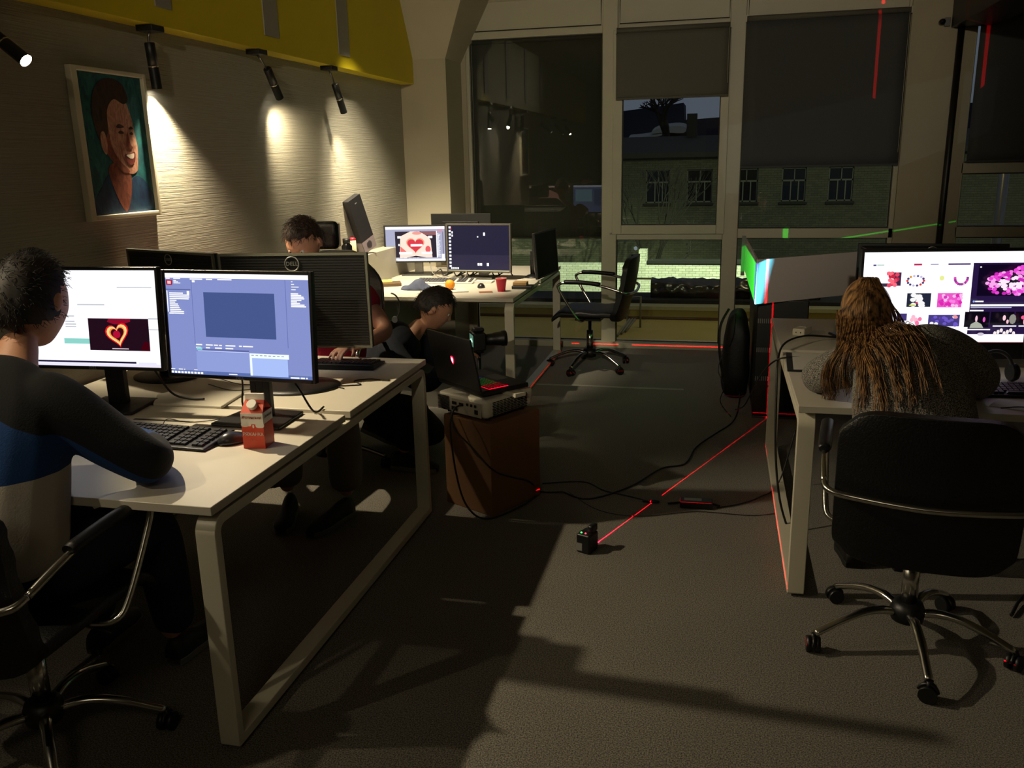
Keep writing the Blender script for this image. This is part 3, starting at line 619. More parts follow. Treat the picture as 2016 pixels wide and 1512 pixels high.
it += [pd(1500, 1160, 40, 20, (210, 200, 215))]
monitor('large lit black display full of flower pictures in front of the woman', .882, 3.71, 1.0, .655, .44, R(7), R(2), it, chin=.055, depth=.05, basew=.4, based=.2, stand='square', name='computer_monitor')
monitor('black monitor back rising behind the big flower display', .935, 4.24, 1.02, .62, .34, R(180-3), R(1), None, stand='round', back='bulge', logo=('DELL', 'back'), lsz=.019, basew=.28)

# ============================================================ OFFICE CHAIRS
def arc(a, c, k=10): return [V(a).lerp(V(c), i/k) for i in range(k+1)]
def chair(lab, loc, rz, base_rot, group='black leather office chairs', high=False, seat_z=.47, recline=8):
    t = thing('office_chair', lab, 'chair', (loc[0], loc[1], 0), rz, group)
    for k in range(5):
        a = base_rot-rz+2*PI*k/5; c, s = math.cos(a), math.sin(a)
        prof = [(.045, .125), (.10, .135), (.16, .128), (.22, .108), (.27, .085), (.315, .064)]
        bm = BM(); tube(bm, [(c*r_, s*r_, z) for r_, z in spline([(p[0], p[1], 0) for p in prof], 3) and [(q.x, q.y) for q in spline([(p[0], p[1], 0) for p in prof], 3)]], [.017]*4+[.0155]*6+[.014]*6, 12, flat=.8)
        lg = obj('leg', bm, chrome, t)
        bm = BM()
        w_ = a+R(70); wc, ws = math.cos(w_), math.sin(w_)
        cx_, cy_ = c*.318, s*.318
        for sd in (-1, 1):
            for (h0, h1, rad) in ((.006, .022, .0265),):
                p0 = V((cx_-ws*h0*sd, cy_+wc*h0*sd, .0268)); p1 = V((cx_-ws*h1*sd, cy_+wc*h1*sd, .0268)); tube(bm, [p0, p1], rad, 16)
        # hood over the wheel pair
        pts = [V((cx_+wc*.028*math.cos(R(q)), cy_+ws*.028*math.cos(R(q)), .0275+.028*math.sin(R(q)))) for q in range(10, 190, 20)]
        tube(bm, pts, .0055, 6, flat=1); tube(bm, [(cx_, cy_, .03), (cx_, cy_, .066)], .008, 8)
        obj('caster', bm, blk, lg)
    bm = BM(); lathe(bm, [(.03, .085), (.05, .095), (.055, .13), (.045, .155), (.03, .16)], (0, 0, 0), 24); obj('base_hub', bm, blk, t)
    bm = BM(); lathe(bm, [(.026, .15), (.026, .30), (.0135, .302), (.0135, seat_z-.07)], (0, 0, 0), 20); obj('gas_column', bm, chrome, t)
    bm = BM(); box(bm, (0, 0, seat_z-.065), (.16, .2, .04)); tube(bm, [(.08, .02, seat_z-.07), (.19, .03, seat_z-.085), (.235, .03, seat_z-.10)], .006, 8); obj('tilt_mechanism', bm, blk, t, bev=.005)
    # seat cushion with waterfall front
    bm = BM(); nx, ny = 14, 16
    def seatpt(i, j, up):
        u = -1+2*i/nx; v = j/ny
        y = -.22+.47*v; x = u*.245*(1-.05*v); z = seat_z-.03+(.045 if up else 0)*(1-.22*abs(u)**4)-.05*max(0, (v-.8)/.2)**2 + (.008*math.sin(v*PI*5) if up else 0)*.5
        return (x, y, z)
    g = {}
    for up in (0, 1):
        for i in range(nx+1):
            for j in range(ny+1): g[up, i, j] = bm.verts.new(seatpt(i, j, up))
    for i in range(nx):
        for j in range(ny):
            bm.faces.new((g[1, i, j], g[1, i+1, j], g[1, i+1, j+1], g[1, i, j+1])); bm.faces.new((g[0, i, j], g[0, i, j+1], g[0, i+1, j+1], g[0, i+1, j]))
    for i in range(nx):
        bm.faces.new((g[0, i, 0], g[0, i+1, 0], g[1, i+1, 0], g[1, i, 0])); bm.faces.new((g[0, i+1, ny], g[0, i, ny], g[1, i, ny], g[1, i+1, ny]))
    for j in range(ny):
        bm.faces.new((g[0, 0, j+1], g[0, 0, j], g[1, 0, j], g[1, 0, j+1])); bm.faces.new((g[0, nx, j], g[0, nx, j+1], g[1, nx, j+1], g[1, nx, j]))
    obj('seat', bm, leather, t, smooth=True, bev=.012, seg=3)
    # backrest: curved padded panel
    top = .88 if not high else 1.14
    z0 = seat_z-.07
    bm = BM(); nx, nz = 16, 20; rec = math.tan(R(recline))
    g = {}
    for sd in (0, 1):
        for i in range(nx+1):
            for j in range(nz+1):
                u = -1+2*i/nx; v = j/nz; z = z0+(top-z0)*v
                hw = .25*(1-.05*(v > .9)*(v-.9)/.1) if not high else .265*(1-.45*max(0, (v-.72)/.28)**2)
                y = -.225-rec*(z-z0)+.03*u*u-.035*(1-(2*v-1)**2)*.5 - (.045 if sd else 0)*(1-.15*u**4)
                if not sd: y += .004*math.sin(v*PI*9)
                z += .045*abs(u)**7*((1-v)**5-v**5); hw *= 1-.05*abs(2*v-1)**12
                g[sd, i, j] = bm.verts.new((u*hw, y, z))
    for i in range(nx):
        for j in range(nz):
            bm.faces.new((g[0, i, j], g[0, i+1, j], g[0, i+1, j+1], g[0, i, j+1])); bm.faces.new((g[1, i, j], g[1, i, j+1], g[1, i+1, j+1], g[1, i+1, j]))
    for i in range(nx): bm.faces.new((g[0, i, 0], g[1, i, 0], g[1, i+1, 0], g[0, i+1, 0])); bm.faces.new((g[0, i, nz], g[0, i+1, nz], g[1, i+1, nz], g[1, i, nz]))
    for j in range(nz): bm.faces.new((g[0, 0, j], g[0, 0, j+1], g[1, 0, j+1], g[1, 0, j])); bm.faces.new((g[0, nx, j], g[1, nx, j], g[1, nx, j+1], g[0, nx, j+1]))
    bk = obj('backrest', bm, leather, t, smooth=True, bev=.012, seg=3)
    if high:
        bm = BM(); box(bm, (.10, -.26-rec*.7, 1.22), (.22, .06, .15)); obj('headrest', bm, leather, bk, bev=.03, seg=4)
    # chrome arm loops joined behind the back
    yb = -.225-rec*(.62-z0)-.078
    for s in (-1, 1):
        p = [(s*.20, .0, seat_z-.055), (s*.262, .02, seat_z-.05), (s*.282, .06, seat_z), (s*.295, .17, .655), (s*.294, .165, .695), (s*.292, .11, .705), (s*.29, -.06, .70), (s*.288, -.17, .68), (s*.28, yb+.06, .645)]
        bm = BM(); tube(bm, spline(p, 5), .0105, 10); a_ = obj('arm_tube', bm, chrome, t)
        bm = BM(); tube(bm, spline([(s*.293, .13, .712), (s*.292, .02, .712), (s*.29, -.14, .70)], 6), [.017]+[.021]*11+[.017], 12, flat=.75); obj('arm_pad', bm, blk, a_)
    bm = BM(); tube(bm, spline([(-.28, yb+.06, .645), (-.265, yb+.025, .632), (-.2, yb+.004, .625), (0, yb-.008, .615), (.2, yb+.004, .625), (.265, yb+.025, .632), (.28, yb+.06, .645)], 5), .0105, 10); obj('back_bar', bm, chrome, t)
    return t
chair('black leather office chair the woman sits on, seen from behind', (.655, 2.80), R(-9), R(199), seat_z=.46)
chair('black leather office chair under the man in the blue and black sweater', (-1.80, 1.76), R(1), R(-45), seat_z=.47)
chair('empty black office chair standing by the window post', (-.945, 6.56), R(86), R(35), recline=12)
chair('high-backed black office chair behind the man in red', (-2.00, 4.02), R(181), R(20), high=True)

# ============================================================ PEOPLE
K_ = 1.0
def skin_mesh(nodes, edges, sub=2):
    """nodes: {name:(x,y,z,r[,r2])}; edges: list of pairs -> evaluated mesh grown by Skin + Subdivision"""
    names = list(nodes); me = bpy.data.meshes.new('sk')
    me.from_pydata([nodes[n][:3] for n in names], [(names.index(a), names.index(c)) for a, c in edges], [])
    o = bpy.data.objects.new('sk', me); COL.objects.link(o)
    sm = o.modifiers.new('skin', 'SKIN'); sm.use_smooth_shade = True; sm.branch_smoothing = .6
    sv = me.skin_vertices[0].data
    for i, n in enumerate(names):
        q = nodes[n]; sv[i].radius = (q[3]*K_, (q[4] if len(q) > 4 else q[3])*K_); sv[i].use_root = (i == 0)
    s = o.modifiers.new('sub', 'SUBSURF'); s.levels = sub; s.render_levels = sub
    out = bpy.data.meshes.new_from_object(o.evaluated_get(bpy.context.evaluated_depsgraph_get()))
    bpy.data.objects.remove(o); return out
def chain(pts, n=4, sub=1):
    """smooth tapered limb as its own skinned chain: pts (x,y,z,r)"""
    nd_ = {i: p for i, p in enumerate(pts)}
    return skin_mesh(nd_, [(i, i+1) for i in range(len(pts)-1)], sub)
def head_mesh(c, yaw, pitch, s=1.0, roll=0):
    """skull, jaw, brow, nose, lips, ears; faces +Y before turning. returns mesh, matrix"""
    bm = BM(); bmesh.ops.create_uvsphere(bm, u_segments=56, v_segments=40, radius=1)
    g = lambda x, m_, w_: math.exp(-((x-m_)/w_)**2)
    for v in bm.verts:
        d = v.co.copy().normalized(); x, y, z = d
        rx, ry, rz_ = .076, .098, .116
        p = V((x*rx, y*ry, z*rz_))
        if z < 0:            # jaw narrows, chin forward
            k = (-z)**1.3; p.x *= 1-.34*k; p.y = p.y*(1-.18*k)+(.022*k if y > -.1 else .03*k)
            if y < 0: p.y *= 1-.25*k
        if y < 0 and z > -.2: p.y *= 1.06
        if y > 0:
            p.y += .006*g(z, .30, .10)*g(x, 0, .55)                        # brow
            p.y -= .009*g(z, .12, .09)*(g(x, .40, .16)+g(x, -.40, .16))    # eye sockets
            p.y += .020*g(x, 0, .13)*(g(z, -.13, .10)+.55*g(z, .03, .12))   # nose
            p.y += .006*g(z, -.42, .05)*g(x, 0, .28)+.007*g(z, -.54, .05)*g(x, 0, .25)  # lips
            p.y += .009*g(z, -.84, .14)*g(x, 0, .35)                       # chin
            p.y += .004*g(z, -.12, .2)*(g(x, .5, .2)+g(x, -.5, .2))
        v.co = p
    for sx in (-1, 1):    # ears
        r = bmesh.ops.create_uvsphere(bm, u_segments=16, v_segments=12, radius=1, matrix=M.Translation((sx*.078, -.012, -.005)) @ Euler((R(-12), 0, R(-22*sx))).to_matrix().to_4x4() @ M.Diagonal((.010, .019, .031, 1)))
    mt = M.Translation(V(c)) @ Euler((0, 0, yaw)).to_matrix().to_4x4() @ Euler((-pitch, roll, 0)).to_matrix().to_4x4() @ M.Diagonal((s, s, s, 1))
    bm.transform(mt); me = bpy.data.meshes.new('hd'); bm.to_mesh(me); bm.free(); return me, mt
def hand_meshes(wrist, fwd, up, s=1.0, curl=.5, thumb=1):
    """palm + four fingers + thumb as skinned chains; fwd = direction of fingers, up = back of hand, thumb side sign"""
    f = V(fwd).normalized(); u = V(up); u = (u-f*u.dot(f)).normalized(); sd = f.cross(u)*thumb
    W_ = V(wrist); P = lambda a, b_, c_: tuple(W_+(f*a+sd*b_+u*c_)*s)
    out = []
    palm = {'w': P(0, 0, 0)+(.024*s, .017*s), 'a': P(.035, .002, .002)+(.032*s, .015*s), 'b': P(.075, 0, .0)+(.038*s, .013*s), 'c': P(.088, 0, -.001)+(.036*s, .011*s)}
    out.append(skin_mesh(palm, [('w', 'a'), ('a', 'b'), ('b', 'c')], 2))
    for k, (off, ln) in enumerate(((.028, .072), (.010, .080), (-.010, .074), (-.028, .058))):
        pts = []; ang = 0; pos = V((.070, off*.92, 0)); pts.append(tuple(P(*pos))+(.0088*s,)); pos = V((.088, off, 0)); pts.append(tuple(P(*pos))+(.0088*s,))
        for j, fr_ in enumerate((.44, .30, .26)):
            ang += curl*(.55, .9, .6)[j]; pos = pos+V((math.cos(ang)*ln*fr_, off*.06, -math.sin(ang)*ln*fr_)); pts.append(tuple(P(*pos))+((.0082, .0076, .0064)[j]*s,))
        out.append(chain(pts))
    pts = [tuple(P(.015, .016, -.004))+(.0115*s,), tuple(P(.040, .040, -.010))+(.0108*s,), tuple(P(.066, .052, -.018))+(.0092*s,), tuple(P(.086, .053, -.027))+(.0076*s,)]
    out.append(chain(pts)); return out
def fuse(name, meshes, m_, parent, voxel=.007, smooth=6):
    bm = BM()
    for me in meshes: bm.from_mesh(me)
    o = obj(name, bm, m_, None)
    r = o.modifiers.new('r', 'REMESH'); r.mode = 'VOXEL'; r.voxel_size = voxel; r.use_smooth_shade = True
    s = o.modifiers.new('s', 'SMOOTH'); s.iterations = smooth; s.factor = .5
    me = bpy.data.meshes.new_from_object(o.evaluated_get(bpy.context.evaluated_depsgraph_get()))
    bpy.data.objects.remove(o)
    for p in me.polygons: p.use_smooth = True
    me.materials.clear(); me.materials.append(m_)
    o = bpy.data.objects.new(name, me); COL.objects.link(o); o.parent = parent
    return o
def rel(meshes, org):
    for me in meshes: me.transform(M.Translation(-V(org)))
def limb(*pts): return chain(list(pts), sub=2)
def strands(bm, guides, n=4, r=.0012, mi=0):
    for g in guides:
        p = spline(g, n); k = len(p); tube(bm, p, [r*(1-.55*i/(k-1)) for i in range(k)], 3, cap=False, mi=mi)
def hair_mat(name, c1, c2, rough=.62):
    m = mat(name, c1, rough); b = m.node_tree.nodes['Principled BSDF']; tc = nd(m, 'ShaderNodeTexCoord'); mp = nd(m, 'ShaderNodeMapping'); mp.inputs['Scale'].default_value = (70, 70, 6)
    n = nd(m, 'ShaderNodeTexNoise'); n.inputs['Scale'].default_value = 1; n.inputs['Detail'].default_value = 3; lk(m, tc.outputs['Object'], mp.inputs[0]); lk(m, mp.outputs[0], n.inputs['Vector'])
    r_ = nd(m, 'ShaderNodeValToRGB'); r_.color_ramp.elements[0].position = .35; r_.color_ramp.elements[1].position = .7; r_.color_ramp.elements[0].color = lin(c1); r_.color_ramp.elements[1].color = lin(c2)
    lk(m, n.outputs['Fac'], r_.inputs[0]); lk(m, r_.outputs[0], b.inputs['Base Color']); return m
def short_hair(mt, org, parent, m_, seed=1, tuft=.012, low=-.15):
    rn = random.Random(seed); bm = BM(); bmesh.ops.create_uvsphere(bm, u_segments=40, v_segments=30, radius=1)
    dead = []
    for v in bm.verts:
        d = v.co.copy(); x, y, z = d
        line = (.34 if y > .15 else low-.45*max(0, -y)) + (.0 if y < .15 else .22*min(1, (y-.15)/.5)) - .04*math.sin(x*9)
        if z < line: dead.append(v)
        k = 1.10+.05*noise.noise(d*4+V((seed, 0, 0)))
        if z < line+.12: k = 1.03+.07*max(0, (z-line)/.12)
        p = V((x*.076*k, y*.100*k, z*.116*k))
        if y < 0: p.y *= 1.05
        v.co = p
    bmesh.ops.delete(bm, geom=dead, context='VERTS')
    pts = [(v.co.copy(), v.co.normalized()) for v in bm.verts]
    gd = []
    for i in range(1100):
        p, d = rn.choice(pts); p = p*1.0+V((rn.uniform(-.006, .006),)*3)
        t_ = V((rn.uniform(-.3, .3), rn.uniform(-.1, 1), -.2)); t_ = (t_-d*t_.dot(d)).normalized()
        L_ = tuft*rn.uniform(.6, 1.5); gd.append([p*.97, p+d*.002+t_*L_*.5, p+d*.0035+t_*L_*1.4])
    strands(bm, gd, 2, .0011)
    bm.transform(mt); bm.transform(M.Translation(-V(org)))
    me = bpy.data.meshes.new('hair'); bm.to_mesh(me); bm.free(); o = obj('hair', me, m_, parent, smooth=True)
    return o
def eyes(mt, org, parent):
    ew = mat('eye_white', (220, 214, 205), .25); ei = mat('eye_iris', (40, 28, 20), .2)
    for sx in (-1, 1):
        bm = BM(); bmesh.ops.create_uvsphere(bm, u_segments=14, v_segments=10, radius=.0115, matrix=M.Translation((sx*.030, .078, .012)))
        r = bmesh.ops.create_uvsphere(bm, u_segments=10, v_segments=8, radius=.006, matrix=M.Translation((sx*.030, .0845, .012)))
        for f in {f for v in r['verts'] for f in v.link_faces}: f.material_index = 1
        bm.transform(mt); bm.transform(M.Translation(-V(org))); me = bpy.data.meshes.new('eye'); bm.to_mesh(me); bm.free(); obj('eye', me, [ew, ei], parent, smooth=True)
def shoe(parent, org, heel, toe, m_, sole_m, name='shoe'):
    h = V(heel)-V(org); t_ = V(toe)-V(org); d = (t_-h); L_ = d.length; d.normalize()
    zz = V((0, 0, 1)); sd = d.cross(zz).normalized(); up = sd.cross(d).normalized()
    bm = BM(); prof = [(0, .030, .065), (.12, .036, .075), (.3, .036, .070), (.5, .040, .052), (.7, .046, .042), (.88, .040, .034), (1, .022, .022)]
    rings = []
    for (f_, w_, hh) in prof:
        c = h+d*L_*f_; ring_ = []
        for k in range(14):
            a = 2*PI*k/14; ring_.append(bm.verts.new(c+sd*w_*math.cos(a)+up*(.018+max(-.018, hh*math.sin(a)))))
        rings.append(ring_)
    for a, b_ in zip(rings, rings[1:]):
        for j in range(14): bm.faces.new((a[j], a[(j+1) % 14], b_[(j+1) % 14], b_[j])).smooth = True
    bm.faces.new(rings[0][::-1]); bm.faces.new(rings[-1])
    s_ = obj(name, bm, m_, parent, smooth=True)
    bm = BM(); o2 = [h+d*L_*f_+sd*w_*1.07*sg for sg in (1,) for (f_, w_, hh) in prof]+[h+d*L_*f_-sd*w_*1.07 for (f_, w_, hh) in prof[::-1]]
    prism(bm, [p-up*.004 for p in o2], up*.024); obj('sole', bm, sole_m, s_, bev=.003)
def person(lab, org): return thing('person', lab, 'person', org)
def cloth(name, c, **k): return mat(name, c, .9, **k)

# --- man at the near left desk, back to the camera
org = (-1.84, 1.76, 0); P_ = person('seated man seen from behind in a black, blue and white sweater, at the left edge', org); K_ = .95
hd, mt = head_mesh((-1.872, 2.035, 1.238), R(4), R(14), 1.10)
torso = skin_mesh({'pel': (-1.85, 1.72, .56, .15, .12), 'wst': (-1.85, 1.74, .70, .145, .115), 'chs': (-1.86, 1.82, .88, .165, .115), 'shd': (-1.865, 1.88, 1.02, .13, .085), 'nck': (-1.87, 1.945, 1.10, .056), 'nk2': (-1.872, 1.99, 1.16, .056)}, [('pel', 'wst'), ('wst', 'chs'), ('chs', 'shd'), ('shd', 'nck'), ('nck', 'nk2')])
armR = limb((-1.76, 1.875, 1.0, .055), (-1.69, 1.89, .965, .055), (-1.60, 1.92, .87, .048), (-1.465, 1.95, .795, .042), (-1.62, 2.08, .785, .036), (-1.84, 2.24, .785, .027))
armL = limb((-1.98, 1.875, 1.01, .058), (-2.08, 1.90, .975, .058), (-2.19, 1.95, .87, .05), (-2.26, 2.00, .795, .042), (-2.16, 2.12, .785, .036), (-2.04, 2.26, .785, .027))
legs = [limb((-1.85+sx*.08, 1.74, .53, .085), (-1.85+sx*.12, 1.95, .535, .08), (-1.85+sx*.15, 2.17, .52, .062), (-1.85+sx*.15, 2.20, .30, .052), (-1.85+sx*.15, 2.22, .09, .038)) for sx in (-1, 1)]
ms_ = [hd, torso, armR, armL]+legs+hand_meshes((-1.84, 2.24, .785), (-.5, .8, -.1), (0, 0, 1), 1, .5, -1)+hand_meshes((-2.04, 2.26, .785), (.3, .9, -.1), (0, 0, 1), 1, .5, 1)
rel(ms_, org); fuse('body', ms_, skin_m, P_); K_ = 1.17
sm = mat('sweater_black_blue_white', (10, 11, 14), .95, bump=.25, bscale=220)
b = sm.node_tree.nodes['Principled BSDF']; tc = nd(sm, 'ShaderNodeTexCoord'); sp = nd(sm, 'ShaderNodeSeparateXYZ'); lk(sm, tc.outputs['Object'], sp.inputs[0])
def mth(op, a, b_=None, c_=None):
    n_ = nd(sm, 'ShaderNodeMath', operation=op)
    for i_, v_ in enumerate((a, b_, c_)):
        if v_ is None: continue
        if isinstance(v_, (int, float)): n_.inputs[i_].default_value = v_
        else: lk(sm, v_, n_.inputs[i_])
    return n_.outputs[0]
dx = mth('ABSOLUTE', sp.outputs[0]); arc_ = mth('MULTIPLY_ADD', mth('POWER', dx, 1.4), 1.0, sp.outputs[2])
m1 = nd(sm, 'ShaderNodeMix', data_type='RGBA'); m1.inputs[6].default_value = lin((15, 56, 110)); m1.inputs[7].default_value = lin((13, 14, 18)); lk(sm, mth('GREATER_THAN', arc_, 1.02), m1.inputs[0])
m2 = nd(sm, 'ShaderNodeMix', data_type='RGBA'); m2.inputs[7].default_value = lin((178, 170, 160)); lk(sm, m1.outputs[2], m2.inputs[6])
lk(sm, mth('MULTIPLY', mth('LESS_THAN', sp.outputs[2], .835), mth('LESS_THAN', dx, .235)), m2.inputs[0]); lk(sm, m2.outputs[2], b.inputs['Base Color'])
t2 = [skin_mesh({'pel': (-1.84, 1.715, .52, .185, .150), 'wst': (-1.84, 1.74, .68, .180, .150), 'chs': (-1.86, 1.80, .87, .205, .145), 'shd': (-1.865, 1.865, 1.02, .170, .100), 'nck': (-1.87, 1.935, 1.105, .068)}, [('pel', 'wst'), ('wst', 'chs'), ('chs', 'shd'), ('shd', 'nck')]),
      limb((-1.80, 1.865, 1.02, .080), (-1.70, 1.88, .99, .078), (-1.60, 1.915, .89, .070), (-1.478, 1.945, .805, .058), (-1.58, 2.07, .80, .054), (-1.78, 2.20, .79, .042)),
      limb((-1.94, 1.865, 1.02, .085), (-2.07, 1.885, 1.0, .088), (-2.18, 1.93, .90, .074), (-2.255, 1.985, .815, .060), (-2.17, 2.11, .80, .054), (-2.07, 2.22, .79, .042))]
rel(t2, org); fuse('sweater', t2, sm, P_, .008, 14)
jn = cloth('dark_blue_jeans', (20, 26, 42), bump=.3, bscale=500)
ls = [limb((-1.85+sx*.07, 1.70, .53, .115), (-1.85+sx*.12, 1.95, .54, .095), (-1.85+sx*.15, 2.19, .525, .078), (-1.85+sx*.15, 2.22, .30, .066), (-1.85+sx*.15, 2.24, .10, .058)) for sx in (-1, 1)]
rel(ls, org); fuse('jeans', ls, jn, P_, .009, 6)
shm = mat('dark_sneaker', (22, 26, 32), .6); shs = mat('grey_rubber_sole', (112, 110, 104), .6)
for sx in (-1, 1): shoe(P_, org, (-1.85+sx*.15, 2.20, .006), (-1.85+sx*.17, 2.45, .006), shm, shs)
short_hair(mt, org, P_, hair_mat('dark_brown_hair', (20, 15, 11), (40, 30, 22)), 2, .008, -.34); eyes(mt, org, P_)

# --- man in red behind the wide monitor, facing the camera, head bowed
org = (-1.90, 3.95, 0); P_ = person('man in a red shirt, head bowed behind the monitors, typing on the keyboard', org); K_ = .95
hd, mt = head_mesh((-1.935, 3.845, 1.232), R(176), R(34), 1.02)
torso = skin_mesh({'pel': (-1.90, 3.99, .56, .15, .12), 'wst': (-1.90, 3.98, .72, .14, .11), 'chs': (-1.90, 3.94, .90, .16, .11), 'shd': (-1.91, 3.91, 1.00, .13, .085), 'nck': (-1.92, 3.89, 1.09, .055), 'nk2': (-1.93, 3.865, 1.15, .053)}, [('pel', 'wst'), ('wst', 'chs'), ('chs', 'shd'), ('shd', 'nck'), ('nck', 'nk2')])
armE = limb((-1.79, 3.91, .99, .06), (-1.70, 3.90, .965, .058), (-1.60, 3.86, .885, .050), (-1.515, 3.79, .815, .045), (-1.555, 3.66, .80, .040), (-1.60, 3.545, .80, .029))
armW = limb((-2.02, 3.91, .99, .06), (-2.12, 3.90, .965, .058), (-2.22, 3.82, .87, .050), (-2.25, 3.72, .80, .043), (-2.13, 3.60, .79, .036), (-2.02, 3.52, .79, .027))
kn = ((-1.66, -1.63), (-1.98, -1.93))
legs = [limb((-1.90+s_*.08, 3.95, .53, .085), (a, 3.72, .53, .08), (a, 3.50, .52, .062), (c, 3.48, .30, .052), (c, 3.46, .10, .038)) for s_, (a, c) in zip((1, -1), kn)]
ms_ = [hd, torso, armE, armW]+legs+hand_meshes((-1.60, 3.545, .80), (-.12, -1, -.10), (0, 0, 1), 1, .42, -1)+hand_meshes((-2.02, 3.52, .79), (.1, -1, -.1), (0, 0, 1), 1, .5, 1)
rel(ms_, org); fuse('body', ms_, skin_m, P_, .0055, 4); K_ = 1.17
redm = cloth('red_tshirt', (168, 22, 52), bump=.2, bscale=120)
ts = [skin_mesh({'pel': (-1.90, 3.99, .54, .18, .145), 'wst': (-1.90, 3.98, .72, .165, .135), 'chs': (-1.90, 3.94, .90, .185, .13), 'shd': (-1.91, 3.91, 1.015, .145, .095), 'nck': (-1.92, 3.89, 1.075, .063)}, [('pel', 'wst'), ('wst', 'chs'), ('chs', 'shd'), ('shd', 'nck')]),
      limb((-1.77, 3.91, .995, .075), (-1.68, 3.90, .965, .073), (-1.60, 3.86, .895, .064)), limb((-2.04, 3.91, .995, .075), (-2.13, 3.90, .965, .073), (-2.21, 3.84, .90, .064))]
rel(ts, org); fuse('tshirt', ts, redm, P_, .008, 6)
gj = cloth('grey_jeans', (120, 114, 106), bump=.4, bscale=60, var=.12, scale=9)
ls = [limb((-1.90+s_*.07, 3.97, .53, .115), (a, 3.72, .535, .098), (a, 3.49, .53, .084), (c, 3.475, .32, .074), (c, 3.46, .12, .070)) for s_, (a, c) in zip((1, -1), kn)]
rel(ls, org); fuse('jeans', ls, gj, P_, .009, 6)
shoe(P_, org, (-1.63, 3.49, .006), (-1.70, 3.21, .006), mat('navy_sneaker', (16, 24, 34), .6), shs); shoe(P_, org, (-1.93, 3.49, .006), (-1.84, 3.21, .006), mat('navy_sneaker', (16, 24, 34), .6), shs)
short_hair(mt, org, P_, hair_mat('brown_hair', (34, 24, 17), (72, 50, 36)), 5, .013, -.2); eyes(mt, org, P_)

# --- boy in navy crouching behind the laptop, in profile
org = (-1.72, 4.38, 0); P_ = person('dark-haired young man in navy crouching behind the laptop, looking down', org); K_ = .95
hd, mt = head_mesh((-1.51, 4.49, .810), R(-70), R(34), .98)
torso = skin_mesh({'pel': (-1.86, 4.30, .27, .14, .12), 'wst': (-1.85, 4.33, .38, .13, .11), 'chs': (-1.76, 4.38, .52, .12, .12), 'shd': (-1.69, 4.42, .60, .09, .09), 'nck': (-1.61, 4.455, .695, .050), 'nk2': (-1.565, 4.47, .745, .050)}, [('pel', 'wst'), ('wst', 'chs'), ('chs', 'shd'), ('shd', 'nck'), ('nck', 'nk2')])
aN = limb((-1.70, 4.32, .60, .056), (-1.66, 4.24, .57, .054), (-1.52, 4.20, .47, .044), (-1.46, 4.22, .44, .038), (-1.42, 4.26, .50, .032), (-1.40, 4.28, .55, .025))
aF = limb((-1.68, 4.52, .60, .056), (-1.62, 4.60, .57, .054), (-1.48, 4.60, .48, .044), (-1.44, 4.56, .45, .038), (-1.41, 4.52, .50, .032), (-1.39, 4.49, .55, .025))
lN = limb((-1.84, 4.24, .27, .085), (-1.66, 4.16, .30, .078), (-1.50, 4.12, .34, .060), (-1.56, 4.12, .20, .050), (-1.60, 4.12, .09, .038))
lF = limb((-1.84, 4.38, .27, .085), (-1.66, 4.42, .20, .078), (-1.50, 4.46, .09, .060), (-1.70, 4.46, .07, .048), (-1.88, 4.46, .08, .036))
ms_ = [hd, torso, aN, aF, lN, lF]+hand_meshes((-1.40, 4.28, .55), (.5, .1, .1), (0, 0, 1), .95, .5, 1)+hand_meshes((-1.39, 4.49, .55), (.5, -.2, .1), (0, 0, 1), .95, .5, -1)
rel(ms_, org); fuse('body', ms_, skin_m, P_); K_ = 1.17
nv = cloth('navy_sweater', (13, 18, 30), bump=.2, bscale=120)
ts = [skin_mesh({'pel': (-1.87, 4.30, .24, .155, .155), 'wst': (-1.86, 4.33, .38, .15, .15), 'chs': (-1.78, 4.38, .53, .155, .155), 'shd': (-1.71, 4.42, .63, .140, .140), 'nck': (-1.615, 4.455, .700, .080)}, [('pel', 'wst'), ('wst', 'chs'), ('chs', 'shd'), ('shd', 'nck')]),
      limb((-1.74, 4.34, .625, .082), (-1.68, 4.25, .585, .074), (-1.53, 4.20, .475, .058), (-1.46, 4.22, .44, .050), (-1.42, 4.26, .50, .042), (-1.405, 4.275, .54, .034)),
      limb((-1.70, 4.51, .61, .072), (-1.63, 4.59, .575, .070), (-1.49, 4.60, .485, .058), (-1.44, 4.56, .455, .050), (-1.41, 4.52, .50, .042), (-1.395, 4.495, .54, .034))]
rel(ts, org); fuse('sweater', ts, nv, P_, .008, 6)
bj = cloth('black_trousers', (11, 12, 15), bump=.2, bscale=200)
ls = [limb((-1.85, 4.25, .27, .11), (-1.66, 4.16, .31, .095), (-1.49, 4.12, .35, .074), (-1.56, 4.12, .20, .065), (-1.60, 4.12, .10, .056)), limb((-1.85, 4.37, .27, .11), (-1.66, 4.42, .21, .095), (-1.50, 4.46, .085, .072), (-1.70, 4.46, .075, .060), (-1.85, 4.46, .085, .05))]
rel(ls, org); fuse('trousers', ls, bj, P_, .009, 6)
shoe(P_, org, (-1.66, 4.12, .006), (-1.40, 4.10, .006), shm, shs); shoe(P_, org, (-1.97, 4.45, .10), (-1.76, 4.47, .012), shm, shs)
short_hair(mt, org, P_, hair_mat('black_brown_hair', (20, 14, 10), (40, 28, 18)), 9, .012, -.14); eyes(mt, org, P_)

